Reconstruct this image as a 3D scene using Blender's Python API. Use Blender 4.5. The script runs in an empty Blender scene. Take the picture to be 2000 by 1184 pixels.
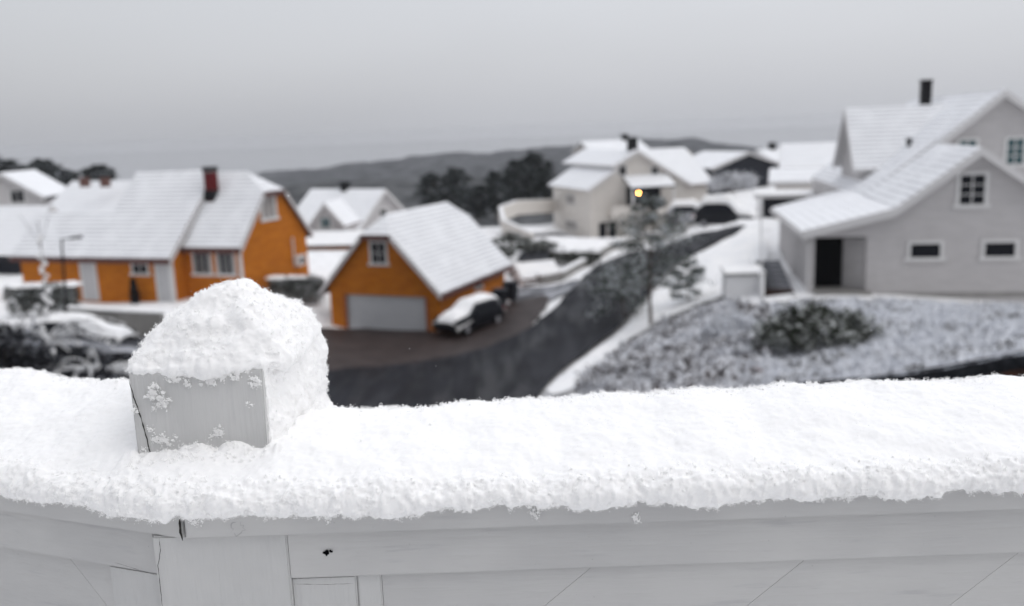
import bpy, math, random
import numpy as np
from mathutils import Vector
from math import radians, sin, cos, pi

# ------------------------------------------------------------------ camera
sc = bpy.context.scene
TILT, ROLL, EYE, FPX = radians(10.9), radians(2.2), 12.0, 1750.0
_f = Vector((0, cos(TILT), -sin(TILT))); _u = Vector((0, sin(TILT), cos(TILT))); _r = Vector((1, 0, 0))
CR = cos(ROLL)*_r - sin(ROLL)*_u; CU = sin(ROLL)*_r + cos(ROLL)*_u; CF = _f
cam = bpy.data.cameras.new('camera'); co = bpy.data.objects.new('camera', cam); sc.collection.objects.link(co)
from mathutils import Matrix
m = Matrix((CR, CU, -CF)).transposed().to_4x4(); m.translation = Vector((0, 0, EYE)); co.matrix_world = m
cam.sensor_width = 36; cam.lens = 36*FPX/2000; cam.clip_start = .05; cam.clip_end = 20000
cam.dof.use_dof = True; cam.dof.focus_distance = .69; cam.dof.aperture_fstop = 5.7; cam.dof.aperture_blades = 9
sc.camera = co

# ------------------------------------------------------------------ sky, sun, exposure
SUN_EL, SUN_ROT = radians(58), radians(120)
world = bpy.data.worlds.new('World'); sc.world = world; world.use_nodes = True
nt = world.node_tree; nt.nodes.clear()
N = nt.nodes.new; Lk = nt.links.new
out = N('ShaderNodeOutputWorld')
sky = N('ShaderNodeTexSky'); sky.sky_type = 'NISHITA'; sky.sun_disc = False
sky.sun_elevation = SUN_EL; sky.sun_rotation = SUN_ROT; sky.air_density = 1.5; sky.dust_density = 4
hs = N('ShaderNodeHueSaturation'); hs.inputs['Saturation'].default_value = .25
Lk(sky.outputs[0], hs.inputs['Color'])
bg1 = N('ShaderNodeBackground'); bg1.inputs['Strength'].default_value = .05
Lk(hs.outputs[0], bg1.inputs['Color'])
# overcast cloud deck: brightness grows with elevation (CIE overcast sky), slow cloud variation
tc = N('ShaderNodeTexCoord'); sp = N('ShaderNodeSeparateXYZ'); Lk(tc.outputs['Generated'], sp.inputs[0])
ramp = N('ShaderNodeMapRange'); ramp.inputs['From Min'].default_value = 0; ramp.inputs['From Max'].default_value = 1
ramp.inputs['To Min'].default_value = .545; ramp.inputs['To Max'].default_value = 1.34
zc_ = N('ShaderNodeMath'); zc_.operation = 'MAXIMUM'; zc_.inputs[1].default_value = 0; Lk(sp.outputs['Z'], zc_.inputs[0])
zp_ = N('ShaderNodeMath'); zp_.operation = 'POWER'; zp_.inputs[1].default_value = 1.5; Lk(zc_.outputs[0], zp_.inputs[0]); Lk(zp_.outputs[0], ramp.inputs['Value'])
mp = N('ShaderNodeMapping'); mp.inputs['Scale'].default_value = (1.6, 1.6, 5); Lk(tc.outputs['Generated'], mp.inputs[0])
ns = N('ShaderNodeTexNoise'); ns.inputs['Scale'].default_value = 1.5; ns.inputs['Detail'].default_value = 3; ns.inputs['Roughness'].default_value = .45
Lk(mp.outputs[0], ns.inputs['Vector'])
nr = N('ShaderNodeMapRange'); nr.inputs['From Min'].default_value = .3; nr.inputs['From Max'].default_value = .7
nr.inputs['To Min'].default_value = .97; nr.inputs['To Max'].default_value = 1.03; Lk(ns.outputs[0], nr.inputs['Value'])
xr = N('ShaderNodeMapRange'); xr.inputs['From Min'].default_value = -.6; xr.inputs['From Max'].default_value = .1
xr.inputs['To Min'].default_value = .80; xr.inputs['To Max'].default_value = 1.0; Lk(sp.outputs['X'], xr.inputs['Value'])
m1 = N('ShaderNodeMath'); m1.operation = 'MULTIPLY'; Lk(ramp.outputs[0], m1.inputs[0]); Lk(nr.outputs[0], m1.inputs[1])
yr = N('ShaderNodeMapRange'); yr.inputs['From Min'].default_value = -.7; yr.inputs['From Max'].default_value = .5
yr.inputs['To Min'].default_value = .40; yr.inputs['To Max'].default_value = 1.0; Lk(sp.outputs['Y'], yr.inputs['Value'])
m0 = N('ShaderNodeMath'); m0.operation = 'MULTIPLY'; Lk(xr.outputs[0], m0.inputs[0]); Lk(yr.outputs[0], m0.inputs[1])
hd = N('ShaderNodeMapRange'); hd.interpolation_type = 'SMOOTHSTEP'; hd.inputs['From Min'].default_value = -.01; hd.inputs['From Max'].default_value = .085
hd.inputs['To Min'].default_value = 1.0; hd.inputs['To Max'].default_value = 1.0; Lk(sp.outputs['Z'], hd.inputs['Value'])
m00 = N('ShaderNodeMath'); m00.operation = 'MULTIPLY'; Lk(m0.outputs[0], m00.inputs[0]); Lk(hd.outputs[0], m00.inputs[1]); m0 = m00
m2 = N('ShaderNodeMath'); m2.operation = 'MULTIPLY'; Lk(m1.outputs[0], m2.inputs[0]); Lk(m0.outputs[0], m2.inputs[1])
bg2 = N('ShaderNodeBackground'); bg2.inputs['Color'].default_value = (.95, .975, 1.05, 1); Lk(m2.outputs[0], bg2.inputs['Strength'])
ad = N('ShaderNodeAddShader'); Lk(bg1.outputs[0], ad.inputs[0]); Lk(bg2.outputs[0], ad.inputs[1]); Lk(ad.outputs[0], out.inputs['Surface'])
sun = bpy.data.lights.new('sun', 'SUN'); sun.energy = .5; sun.angle = radians(60); sun.color = (1, .97, .93)
so = bpy.data.objects.new('sun', sun); sc.collection.objects.link(so)
sd = Vector((sin(SUN_ROT)*cos(SUN_EL), cos(SUN_ROT)*cos(SUN_EL), sin(SUN_EL)))   # towards the sun: behind and to the right
so.rotation_euler = sd.to_track_quat('Z', 'Y').to_euler()
sc.view_settings.view_transform = 'Standard'; sc.view_settings.look = 'None'
sc.view_settings.exposure = -.06; sc.view_settings.gamma = 1
sc.cycles.max_bounces = 8; sc.cycles.diffuse_bounces = 6; sc.cycles.transmission_bounces = 8; sc.cycles.volume_bounces = 1
sc.cycles.use_denoising = True; sc.cycles.use_adaptive_sampling = True; sc.cycles.adaptive_threshold = .02
sc.cycles.sample_clamp_indirect = 6

# ------------------------------------------------------------------ helpers
rng = np.random.default_rng(7); random.seed(7)
def V(*a): return Vector(a)
EYEP = V(0, 0, EYE)
def ray(x, y): return CF + CR*((x-1000)/FPX) + CU*((592-y)/FPX)
def at(x, y, Y): d = ray(x, y); return EYEP + d*(Y/d.y)
def atz(x, y, z): d = ray(x, y); return EYEP + d*((z-EYE)/d.z)

_perm = np.random.default_rng(3).permutation(512)
_perm = np.concatenate([_perm, _perm])
_grad = np.random.default_rng(4).normal(size=(512, 3)); _grad /= np.linalg.norm(_grad, axis=1)[:, None]
def perlin(p):
    i = np.floor(p).astype(np.int64); f = p-i; i &= 511
    w = f*f*f*(f*(f*6-15)+10); r = 0
    for dx in (0, 1):
        for dy in (0, 1):
            for dz in (0, 1):
                h = _perm[(_perm[(_perm[(i[:, 0]+dx) & 511]+i[:, 1]+dy) & 511]+i[:, 2]+dz) & 511]
                g = _grad[h]
                d = g[:, 0]*(f[:, 0]-dx)+g[:, 1]*(f[:, 1]-dy)+g[:, 2]*(f[:, 2]-dz)
                r = r + d*(w[:, 0] if dx else 1-w[:, 0])*(w[:, 1] if dy else 1-w[:, 1])*(w[:, 2] if dz else 1-w[:, 2])
    return r*1.6
def fbm(p, o=4):
    r = 0; a = 1.0
    for k in range(o): r = r + a*perlin(p*2**k+k*17.3); a *= .5
    return r

MATS = {}
def mat(name, base=(.8, .8, .8), rough=.85, spec=.12, fn=None, sss=0):
    if name in MATS: return MATS[name]
    mt = bpy.data.materials.new(name); mt.use_nodes = True; t = mt.node_tree
    b = t.nodes['Principled BSDF']; b.inputs['Base Color'].default_value = (*base, 1)
    b.inputs['Roughness'].default_value = rough; b.inputs['Specular IOR Level'].default_value = spec
    if fn: fn(t, b)
    MATS[name] = mt; return mt
def node(t, kind, **kw):
    n = t.nodes.new('ShaderNode'+kind)
    for k, v in kw.items():
        if k[0] == '_': setattr(n, k[1:], v)
        else: n.inputs[k.replace('__', ' ')].default_value = v
    return n
def noise(t, scale, detail=3, rough=.5, sc3=(1, 1, 1), src='Object'):
    c = t.nodes.new('ShaderNodeTexCoord'); mm = node(t, 'Mapping'); mm.inputs['Scale'].default_value = sc3
    t.links.new(c.outputs[src], mm.inputs[0])
    n = node(t, 'TexNoise', Scale=scale, Detail=detail, Roughness=rough); t.links.new(mm.outputs[0], n.inputs['Vector'])
    return n.outputs[0]
def mixc(t, fac, a, b):
    n = t.nodes.new('ShaderNodeMix'); n.data_type = 'RGBA'
    for k, v in ((0, fac), (6, a), (7, b)):
        if hasattr(v, 'links'): t.links.new(v, n.inputs[k])
        elif k == 0: n.inputs[0].default_value = v
        else: n.inputs[k].default_value = (*v, 1)
    return n.outputs[2]
def mrange(t, v, a, b, c=0, d=1):
    n = node(t, 'MapRange'); n.interpolation_type = 'SMOOTHSTEP'
    n.inputs[1].default_value = a; n.inputs[2].default_value = b; n.inputs[3].default_value = c; n.inputs[4].default_value = d
    t.links.new(v, n.inputs[0]); return n.outputs[0]
def math_(t, op, a, b=None):
    n = t.nodes.new('ShaderNodeMath'); n.operation = op
    for k, v in enumerate((a, b)):
        if v is None: continue
        if hasattr(v, 'links'): t.links.new(v, n.inputs[k])
        else: n.inputs[k].default_value = v
    return n.outputs[0]
def bump(t, b, h, s=.3, d=.02):
    n = node(t, 'Bump', Strength=s, Distance=d); t.links.new(h, n.inputs['Height']); t.links.new(n.outputs[0], b.inputs['Normal'])
def axis(t, which='Z', src='Object'):
    c = t.nodes.new('ShaderNodeTexCoord'); s = t.nodes.new('ShaderNodeSeparateXYZ'); t.links.new(c.outputs[src], s.inputs[0]); return s.outputs[which]
def normz(t):
    g = t.nodes.new('ShaderNodeNewGeometry'); s = t.nodes.new('ShaderNodeSeparateXYZ'); t.links.new(g.outputs['True Normal'], s.inputs[0])
    return math_(t, 'ABSOLUTE', s.outputs[2])
def saw(t, v, period):      # 0..1 sawtooth along v
    return math_(t, 'FRACT', math_(t, 'DIVIDE', math_(t, 'ADD', v, 100.0), period))

def f_roofsnow(period, amt):
    def fn(t, b):
        s = saw(t, axis(t), period)
        line = mrange(t, s, .05, .38, 1, 0)
        n = noise(t, .9, 4)
        k = math_(t, 'MULTIPLY', line, math_(t, 'MULTIPLY', mrange(t, n, .15, .65), amt))
        c = mixc(t, k, (.86, .87, .89), (.20, .20, .23))
        thin = mrange(t, noise(t, .35, 3), .55, .8, 0, .12)
        c = mixc(t, thin, c, (.45, .46, .50))
        t.links.new(c, b.inputs['Base Color'])
        bump(t, b, math_(t, 'ADD', math_(t, 'MULTIPLY', s, .7), math_(t, 'MULTIPLY', noise(t, 3, 4), .6)), .35, .05)
    return fn
def f_siding(c1, c2, period=.16):
    def fn(t, b):
        s = saw(t, axis(t), period)
        n = noise(t, 1.3, 4, .6, (1, 1, 4))
        c = mixc(t, mrange(t, n, .3, .7), c1, c2)
        t.links.new(c, b.inputs['Base Color']); bump(t, b, s, .5, .02)
    return fn
def f_mix(c1, c2, scale, lo=.4, hi=.6, det=4, bs=.3, bd=.02, sc3=(1, 1, 1)):
    def fn(t, b):
        n = noise(t, scale, det, .6, sc3)
        t.links.new(mixc(t, mrange(t, n, lo, hi), c1, c2), b.inputs['Base Color']); bump(t, b, n, bs, bd)
    return fn
def f_snowy(dark1, dark2, scale, bias=.0, snow=(.82, .84, .88)):
    # plant material: snow lies on faces that point up, in clumps; dark leaf or twig elsewhere
    def fn(t, b):
        n = noise(t, scale, 3, .6); n2 = noise(t, scale*7, 2, .6)
        k = math_(t, 'ADD', math_(t, 'MULTIPLY', normz(t), .45), math_(t, 'ADD', n, math_(t, 'MULTIPLY', n2, .5)))
        k = mrange(t, k, .98-bias, 1.12-bias)
        t.links.new(mixc(t, k, mixc(t, mrange(t, n2, .4, .6), dark1, dark2), snow), b.inputs['Base Color'])
    return fn
def M_snow(t, b):
    b.inputs['Subsurface Weight'].default_value = .2; b.inputs['Subsurface Radius'].default_value = (1, 1, 1); b.inputs['Subsurface Scale'].default_value = .004
mat('snow_near', (.94, .935, .93), .9, .05)
def M_crystal(t, b):
    o_ = t.nodes['Material Output']; d_ = node(t, 'BsdfDiffuse', Color=(.965, .962, .957, 1)); t.links.new(d_.outputs[0], o_.inputs['Surface'])
mat('snow_crystal', fn=M_crystal)
mat('snow', (.86, .875, .90), .9, .1, f_mix((.90, .895, .89), (.82, .825, .835), .8, .35, .65, 4, .3, .1))
mat('snow_ground', (.86, .875, .90), .9, .1, f_mix((.86, .86, .865), (.48, .475, .47), .9, .52, .75, 5, .5, .1))
mat('roof_snow', fn=f_roofsnow(.215, .85)); mat('roof_snow_low', fn=f_roofsnow(.10, .42)); mat('roof_snow_far', fn=f_roofsnow(.3, .25))
mat('roof_under', (.10, .055, .05), .7)
mat('fascia_red', (.115, .05, .045), .6); mat('fascia_white', (.62, .61, .61), .6); mat('fascia_dark', (.03, .03, .035), .6)
mat('orange', fn=f_siding((.51, .168, .018), (.40, .123, .014)))
mat('white_siding', fn=f_siding((.52, .503, .503), (.47, .455, .455)))
mat('cream_siding', fn=f_siding((.66, .625, .585), (.60, .57, .535)))
mat('black_siding', fn=f_siding((.022, .024, .032), (.03, .032, .04)))
mat('white_paint', (.68, .675, .67), .6); mat('snow_paint', (.72, .72, .73), .7); mat('door_white', (.5, .5, .51), .5)
mat('garage_panel', fn=f_siding((.50, .51, .53), (.47, .48, .50), .42))
mat('glass', (.010, .011, .015), .35, .06); mat('glass_teal', (.04, .09, .10), .25, .3); mat('curtain', (.30, .28, .27), .7)
mat('dark_void', (.004, .004, .005), .9, 0)
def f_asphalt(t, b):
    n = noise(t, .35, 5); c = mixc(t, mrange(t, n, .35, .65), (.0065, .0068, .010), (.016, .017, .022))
    n2 = noise(t, .5, 4, .6, (1.6, .22, 1)); c = mixc(t, mrange(t, n2, .5, .72, 0, .55), c, (.055, .056, .064))  # lighter streaks in the colour: painted wet reflections along with slush traces
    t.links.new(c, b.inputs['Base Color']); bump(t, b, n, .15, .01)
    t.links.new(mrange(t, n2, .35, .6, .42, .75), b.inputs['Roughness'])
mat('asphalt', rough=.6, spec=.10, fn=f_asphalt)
mat('asphalt_slush', rough=.6, fn=f_mix((.05, .052, .06), (.42, .43, .46), .8, .42, .68, 5, .3, .03))
mat('paver', rough=.6, spec=.2, fn=f_mix((.026, .018, .017), (.046, .034, .032), 1.2, .35, .65, 5, .2, .01))
mat('concrete', rough=.85, fn=f_mix((.24, .235, .225), (.30, .29, .28), 1.5, .3, .7))
mat('red_brick', rough=.8, fn=f_siding((.14, .016, .018), (.09, .012, .014), .2)); mat('black_metal', (.012, .012, .014), .5)
mat('rubber', (.01, .01, .011), .8); mat('rim', (.28, .28, .3), .35); mat('car_dark', (.008, .009, .013), .3, .25); mat('car_grey', (.30, .31, .33), .3, .5)
mat('lamp_red', (.25, .01, .01), .3); mat('lamp_clear', (.5, .5, .5), .2)
mat('bark', fn=f_mix((.07, .052, .042), (.13, .10, .085), 8, .35, .65, 4, .6, .02, (1, 1, .2)))
mat('pine', fn=f_snowy((.028, .040, .030), (.05, .062, .045), 1.3, -.01, (.55, .58, .60)))
mat('pine_dark', fn=f_snowy((.022, .027, .027), (.045, .052, .052), .5, -.14, (.35, .37, .40)))
mat('hedge', fn=f_snowy((.05, .056, .052), (.09, .095, .085), 2.0, -.05, (.6, .62, .63)))
mat('shrub', fn=f_snowy((.012, .016, .010), (.04, .045, .028), 2.2, -.03, (.55, .57, .56)))
mat('heath', fn=f_snowy((.09, .085, .08), (.22, .21, .20), .6, .30, (.72, .735, .77)))
mat('twig_heath', fn=f_snowy((.06, .045, .042), (.15, .12, .11), .45, .18, (.70, .71, .74)))
mat('twig', fn=f_snowy((.03, .026, .028), (.06, .055, .06), 1.5, .12, (.55, .57, .62)))
mat('twig_dark', fn=f_snowy((.010, .010, .014), (.03, .03, .036), 1.2, -.16, (.5, .52, .57)))
mat('snowy_leaf', fn=f_snowy((.05, .05, .045), (.12, .12, .11), 1.0, .25, (.74, .75, .78)))
mat('dark_bush', fn=f_snowy((.008, .009, .012), (.02, .022, .026), 1.2, -.25, (.4, .42, .46)))
mat('forest', fn=f_mix((.022, .025, .03), (.115, .12, .13), .045, .38, .66, 9, 1, 14))
mat('forest_near', fn=f_mix((.018, .02, .022), (.13, .135, .14), .08, .36, .66, 9, 1, 9))
mat('sea', (.10, .11, .13), .12, .5)
mat('brown_board', fn=f_mix((.045, .019, .011), (.02, .011, .009), 3, .4, .6, 4, .3, .02, (1, 1, 5)))
mat('terracotta', (.30, .10, .05), .8); mat('old_brick', (.13, .07, .06), .9)
mat('black_plastic', (.01, .011, .016), .5)

OBJW = {}
def tag(o, label=None, cat=None, group=None, kind=None):
    if label: o['label'] = label
    if cat: o['category'] = cat
    if group: o['group'] = group
    if kind: o['kind'] = kind
    return o
def thing(name, loc, label, cat, group=None):
    o = bpy.data.objects.new(name, None); sc.collection.objects.link(o); o.location = loc; o.empty_display_size = .3
    OBJW[o] = Vector(loc); return tag(o, label, cat, group)
def link(name, verts, faces, mats, parent=None, smooth=False, mi=None, origin=None, sm=None):
    """verts are world coordinates; the object's origin is put at the mesh's base centre"""
    v = np.asarray(verts, dtype=np.float64).reshape(-1, 3)
    lo, hi = v.min(0), v.max(0)
    org = Vector(((lo[0]+hi[0])/2, (lo[1]+hi[1])/2, (lo[2]+hi[2])/2 if parent is not None else lo[2])) if origin is None else Vector(origin)
    me = bpy.data.meshes.new(name)
    vv = v-np.array(org)
    if isinstance(faces, np.ndarray):
        n, k = faces.shape
        me.vertices.add(len(vv)); me.vertices.foreach_set('co', vv.astype(np.float32).ravel())
        me.loops.add(n*k); me.loops.foreach_set('vertex_index', faces.astype(np.int32).ravel())
        me.polygons.add(n); me.polygons.foreach_set('loop_start', np.arange(0, n*k, k, dtype=np.int32))
        try: me.polygons.foreach_set('loop_total', np.full(n, k, dtype=np.int32))
        except Exception: pass
        me.update(calc_edges=True); me.validate()
    else:
        me.from_pydata([tuple(x) for x in vv], [], faces)
    for m_ in (mats if isinstance(mats, (list, tuple)) else [mats]): me.materials.append(MATS[m_])
    if mi is not None: me.polygons.foreach_set('material_index', np.asarray(mi, dtype=np.int32))
    if smooth: me.polygons.foreach_set('use_smooth', np.ones(len(me.polygons), dtype=bool))
    if sm is not None: me.polygons.foreach_set('use_smooth', np.asarray(sm, dtype=bool))
    me.update()
    o = bpy.data.objects.new(name, me); sc.collection.objects.link(o)
    if parent is not None: o.parent = parent; o.location = org-OBJW[parent]
    else: o.location = org
    OBJW[o] = org
    return o
class MB:
    def __init__(s): s.v = []; s.f = []; s.m = []
    def add(s, vs, fs, m_=0):
        n = len(s.v); s.v += [tuple(x) for x in vs]; s.f += [tuple(i+n for i in f) for f in fs]; s.m += [m_]*len(fs); return s
    def box(s, c, x, y, z, m_=0):     # centre and half-axis vectors
        c, x, y, z = map(Vector, (c, x, y, z))
        vs = [c+x*i+y*j+z*k for k in (-1, 1) for j in (-1, 1) for i in (-1, 1)]
        return s.add(vs, [(0, 2, 3, 1), (4, 5, 7, 6), (0, 1, 5, 4), (2, 6, 7, 3), (0, 4, 6, 2), (1, 3, 7, 5)], m_)
    def prism(s, pts, vec, m_=0, mcap=None):
        pts = [Vector(p) for p in pts]; vec = Vector(vec); n = len(pts)
        vs = pts+[p+vec for p in pts]
        s.add(vs, [tuple(range(n))[::-1]], m_ if mcap is None else mcap)
        s.v = s.v; k = len(s.v)-2*n
        s.f.append(tuple(range(k+n, k+2*n))); s.m.append(m_ if mcap is None else mcap)
        for i in range(n):
            j = (i+1) % n; s.f.append((k+i, k+j, k+n+j, k+n+i)); s.m.append(m_)
        return s
    def tube(s, p, q, r0, r1, n=8, m_=0):
        p, q = Vector(p), Vector(q); d = (q-p).normalized(); a = d.orthogonal().normalized(); b = d.cross(a)
        vs = [p+(a*cos(2*pi*i/n)+b*sin(2*pi*i/n))*r0 for i in range(n)]+[q+(a*cos(2*pi*i/n)+b*sin(2*pi*i/n))*r1 for i in range(n)]
        return s.add(vs, [(i, (i+1) % n, n+(i+1) % n, n+i) for i in range(n)]+[tuple(range(n))[::-1], tuple(range(n, 2*n))], m_)
    def slab(s, pts, t, m_top=0, m_side=1, pile=0):   # planar top polygon, thickness t downwards
        pts = [Vector(p) for p in pts]; n = len(pts)
        nn = Vector((0, 0, 0))
        for i in range(n): nn += pts[i].cross(pts[(i+1) % n])
        if nn.z < 0: pts = pts[::-1]
        vs = pts+[p-V(0, 0, t) for p in pts]
        k = len(s.v); s.add(vs, [tuple(range(n))], m_top)
        s.f.append(tuple(range(k+n, k+2*n))[::-1]); s.m.append(m_side)
        for i in range(n):
            j = (i+1) % n; s.f.append((k+i, k+n+i, k+n+j, k+j)); s.m.append(m_side)
        return s
    def board(s, p, q, h, t, out=None, m_=0):       # board hanging below the line p-q
        p, q = Vector(p), Vector(q); d = q-p; nrm = Vector((-d.y, d.x, 0)).normalized()
        vs = [p-nrm*t, q-nrm*t, q+nrm*t, p+nrm*t]; vs += [v-V(0, 0, h) for v in vs]
        return s.add(vs, [(0, 1, 2, 3), (7, 6, 5, 4), (0, 4, 5, 1), (1, 5, 6, 2), (2, 6, 7, 3), (3, 7, 4, 0)], m_)
    def build(s, name, mats, parent=None, smooth=False, **kw):
        return link(name, s.v, s.f, mats, parent, smooth, s.m, **kw)
class Fr:
    """local frame of a building: a to the right, b away, z absolute height"""
    def __init__(s, o, az): s.o = Vector((o[0], o[1], 0)); a = radians(az); s.g = V(sin(a), cos(a), 0); s.e = V(cos(a), -sin(a), 0)
    def __call__(s, a, b, z): return s.o+s.e*a+s.g*b+V(0, 0, z)

def window(parent, c, r, n, w, h, nx=2, ny=1, pane='glass', name='window', casing=.11, trim='white_paint', sill=True):
    c, r, n = Vector(c), Vector(r), Vector(n); up = V(0, 0, 1); mb = MB(); k = casing
    for sg in (-1, 1):
        mb.box(c+r*(w/2+k/2)*sg+n*.03, r*k/2, n*.03, up*(h/2))
    mb.box(c+up*(h/2+k/2)+n*.036, r*(w/2+k), n*.036, up*k/2); mb.box(c-up*(h/2+k/2)+n*(.06 if sill else .034), r*(w/2+k+(.1 if sill else 0)), n*(.06 if sill else .034), up*k/2)
    for i in range(1, nx): mb.box(c+r*(-w/2+w*i/nx)+n*.025, r*.02, n*.022, up*h/2)
    for j in range(1, ny): mb.box(c+up*(-h/2+h*j/ny)+n*.027, r*w/2, n*.018, up*.018)
    o = mb.build(name, trim, parent)
    link('pane', *quadbox(c+n*.008, r*w/2, n*.006, up*h/2), pane, o)
    return o
def quadbox(c, x, y, z): b = MB().box(c, x, y, z); return b.v, b.f
def door(parent, c, r, n, w, h, m_='door_white', name='door'):
    c, r, n = Vector(c), Vector(r), Vector(n); up = V(0, 0, 1)
    mb = MB().box(c+n*.02, r*w/2, n*.02, up*h/2); o = mb.build(name, m_, parent)
    fr = MB()
    for sg in (-1, 1): fr.box(c+r*(w/2+.05)*sg+n*.035, r*.05, n*.035, up*(h/2))
    fr.box(c+up*(h/2+.05)+n*.037, r*(w/2+.1), n*.037, up*.05); fr.build('frame', 'white_paint', o)
    hb = MB().tube(c+r*(w/2-.1)-up*.05+n*.06, c+r*(w/2-.22)-up*.05+n*.06, .012, .012, 6); hb.tube(c+r*(w/2-.1)-up*.05+n*.03, c+r*(w/2-.1)-up*.05+n*.07, .02, .02, 6); hb.build('handle', 'black_metal', o)
    return o

# shards: many small triangles or tetrahedra with random orientation
def tris(P, size, flat=0., asp=1.):
    n = len(P); a = rng.normal(size=(n, 3)); a[:, 2] *= (1-flat); a /= np.linalg.norm(a, axis=1)[:, None]
    b = rng.normal(size=(n, 3)); b[:, 2] *= (1-flat); b -= a*(a*b).sum(1)[:, None]; b /= np.linalg.norm(b, axis=1)[:, None]
    s = np.asarray(size).reshape(-1, 1)*np.ones((n, 1))
    v = np.stack([P-a*s*.5*asp, P+a*s*.5*asp, P+b*s*.9], 1).reshape(-1, 3)
    return v, np.arange(3*n).reshape(-1, 3)
def tetras(P, size):
    n = len(P); q = rng.normal(size=(n, 4, 3)); q /= np.linalg.norm(q, axis=2)[:, :, None]
    base = np.array([[1, 1, 1], [1, -1, -1], [-1, 1, -1], [-1, -1, 1]])*.6
    v = (P[:, None, :]+(base[None]+q*.45)*np.asarray(size).reshape(-1, 1, 1)).reshape(-1, 3)
    f = (np.array([[0, 1, 2], [0, 3, 1], [0, 2, 3], [1, 3, 2]])[None]+4*np.arange(n)[:, None, None]).reshape(-1, 3)
    return v, f
def ico(level=1):
    t = (1+5**.5)/2
    v = [(-1, t, 0), (1, t, 0), (-1, -t, 0), (1, -t, 0), (0, -1, t), (0, 1, t), (0, -1, -t), (0, 1, -t), (t, 0, -1), (t, 0, 1), (-t, 0, -1), (-t, 0, 1)]
    f = [(0, 11, 5), (0, 5, 1), (0, 1, 7), (0, 7, 10), (0, 10, 11), (1, 5, 9), (5, 11, 4), (11, 10, 2), (10, 7, 6), (7, 1, 8), (3, 9, 4), (3, 4, 2), (3, 2, 6), (3, 6, 8), (3, 8, 9), (4, 9, 5), (2, 4, 11), (6, 2, 10), (8, 6, 7), (9, 8, 1)]
    v = [np.array(x)/np.linalg.norm(x) for x in v]
    for _ in range(level):
        c = {}; nf = []
        def mid(a, b):
            k = (min(a, b), max(a, b))
            if k not in c: p = v[a]+v[b]; v.append(p/np.linalg.norm(p)); c[k] = len(v)-1
            return c[k]
        for a, b, d in f:
            x, y, z = mid(a, b), mid(b, d), mid(d, a); nf += [(a, x, z), (b, y, x), (d, z, y), (x, y, z)]
        f = nf
    return np.array(v), np.array(f)
IC = ico(2); IC1 = ico(1)
def blobs(C_, S_, rough=.35, lvl=None):
    iv, if_ = lvl or IC; vs = []; fs = []; n = 0
    C_ = np.asarray(C_); S_ = np.asarray(S_)
    if S_.ndim == 1: S_ = np.repeat(S_[:, None], 3, 1)
    for c, s in zip(C_, S_):
        d = 1+rough*fbm(iv*1.6+rng.uniform(0, 99, 3), 3)
        vs.append(c+iv*d[:, None]*s); fs.append(if_+n); n += len(iv)
    return np.concatenate(vs), np.concatenate(fs)

# ------------------------------------------------------------------ terrain
CP = [(855, 648, 47), (650, 630, 50), (190, 592, 50.5), (1586, 568, 38), (2000, 590, 36.5), (1155, 472, 90), (1080, 447, 98), (1330, 440, 95),
      (1272, 640, 40), (660, 785, 33), (1050, 765, 32), (1160, 520, 60), (1250, 600, 45), (1000, 640, 46), (1100, 590, 50), (1400, 458, 70), (1450, 430, 78), (1700, 740, 21),
      (1000, 560, 58), (1500, 620, 33), (1990, 700, 19), (1300, 755, 25), (1462, 422, 58), (1425, 478, 51), (1480, 560, 40), (985, 590, 52), (690, 470, 78), (1020, 450, 85), (1130, 740, 32),
      (600, 560, 53), (230, 650, 38), (60, 720, 27), (-100, 600, 48), (40, 490, 75), (1000, 500, 68), (1060, 510, 66), (1280, 500, 63), (1600, 470, 62), (2200, 600, 34), (1530, 400, 85), (400, 610, 45), (500, 700, 36)]
cw = [tuple(at(*p)) for p in CP]
cw += [(x, y, z) for x, y, z in ((-40, 0, 7), (0, 0, 8.2), (30, 0, 8.5), (12, 8, 8.0), (0, 12, 6.6), (-12, 14, 6.2), (0, 22, 4.4), (-10, 24, 4.0), (60, 30, 5.5), (60, 80, 6), (-70, 40, 3.5), (-70, 90, 3), (0, 130, -3), (60, 130, 2), (-60, 140, -3), (-90, 0, 5), (100, 100, 6), (0, 180, -14), (90, 180, -10), (-90, 180, -14), (25, 110, 3.5))]
cw = np.array(cw)
def _phi(d2): return np.where(d2 > 1e-9, .5*d2*np.log(np.maximum(d2, 1e-9)), 0)
def _tps():
    n = len(cw); X = cw[:, :2]/30
    K = _phi(((X[:, None]-X[None])**2).sum(2))+np.eye(n)*.004
    P = np.c_[np.ones(n), X]; A = np.block([[K, P], [P.T, np.zeros((3, 3))]])
    return X, np.linalg.solve(A, np.r_[cw[:, 2], 0, 0, 0])
_X, _w = _tps()
def H(x, y):
    x = np.atleast_1d(np.asarray(x, float)); y = np.atleast_1d(np.asarray(y, float)); sh = x.shape
    x = x.ravel(); y = y.ravel()
    q = np.c_[np.clip(x, -110, 120), np.clip(y, -15, 190)]/30
    z = _phi(((q[:, None]-_X[None])**2).sum(2))@_w[:-3]+_w[-3]+q@_w[-2:]
    far = np.clip((y-150)/150, 0, 1); far = far*far*(3-2*far)
    z = z*(1-far)+(-62)*far
    return z.reshape(sh)
def hz(x, y): return float(H(x, y)[0])
def gp(px, py, Y0=8, lift=0.):         # where the view ray through a photo pixel meets the ground
    d = ray(px, py); s = np.linspace(Y0, 150, 1500); P = np.array(EYEP)[None]+np.array(d)[None]*(s/d.y)[:, None]
    hit = P[:, 2] < H(P[:, 0], P[:, 1]); k = np.argmax(hit) if hit.any() else 1000
    return Vector(P[k])+V(0, 0, lift)
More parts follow.
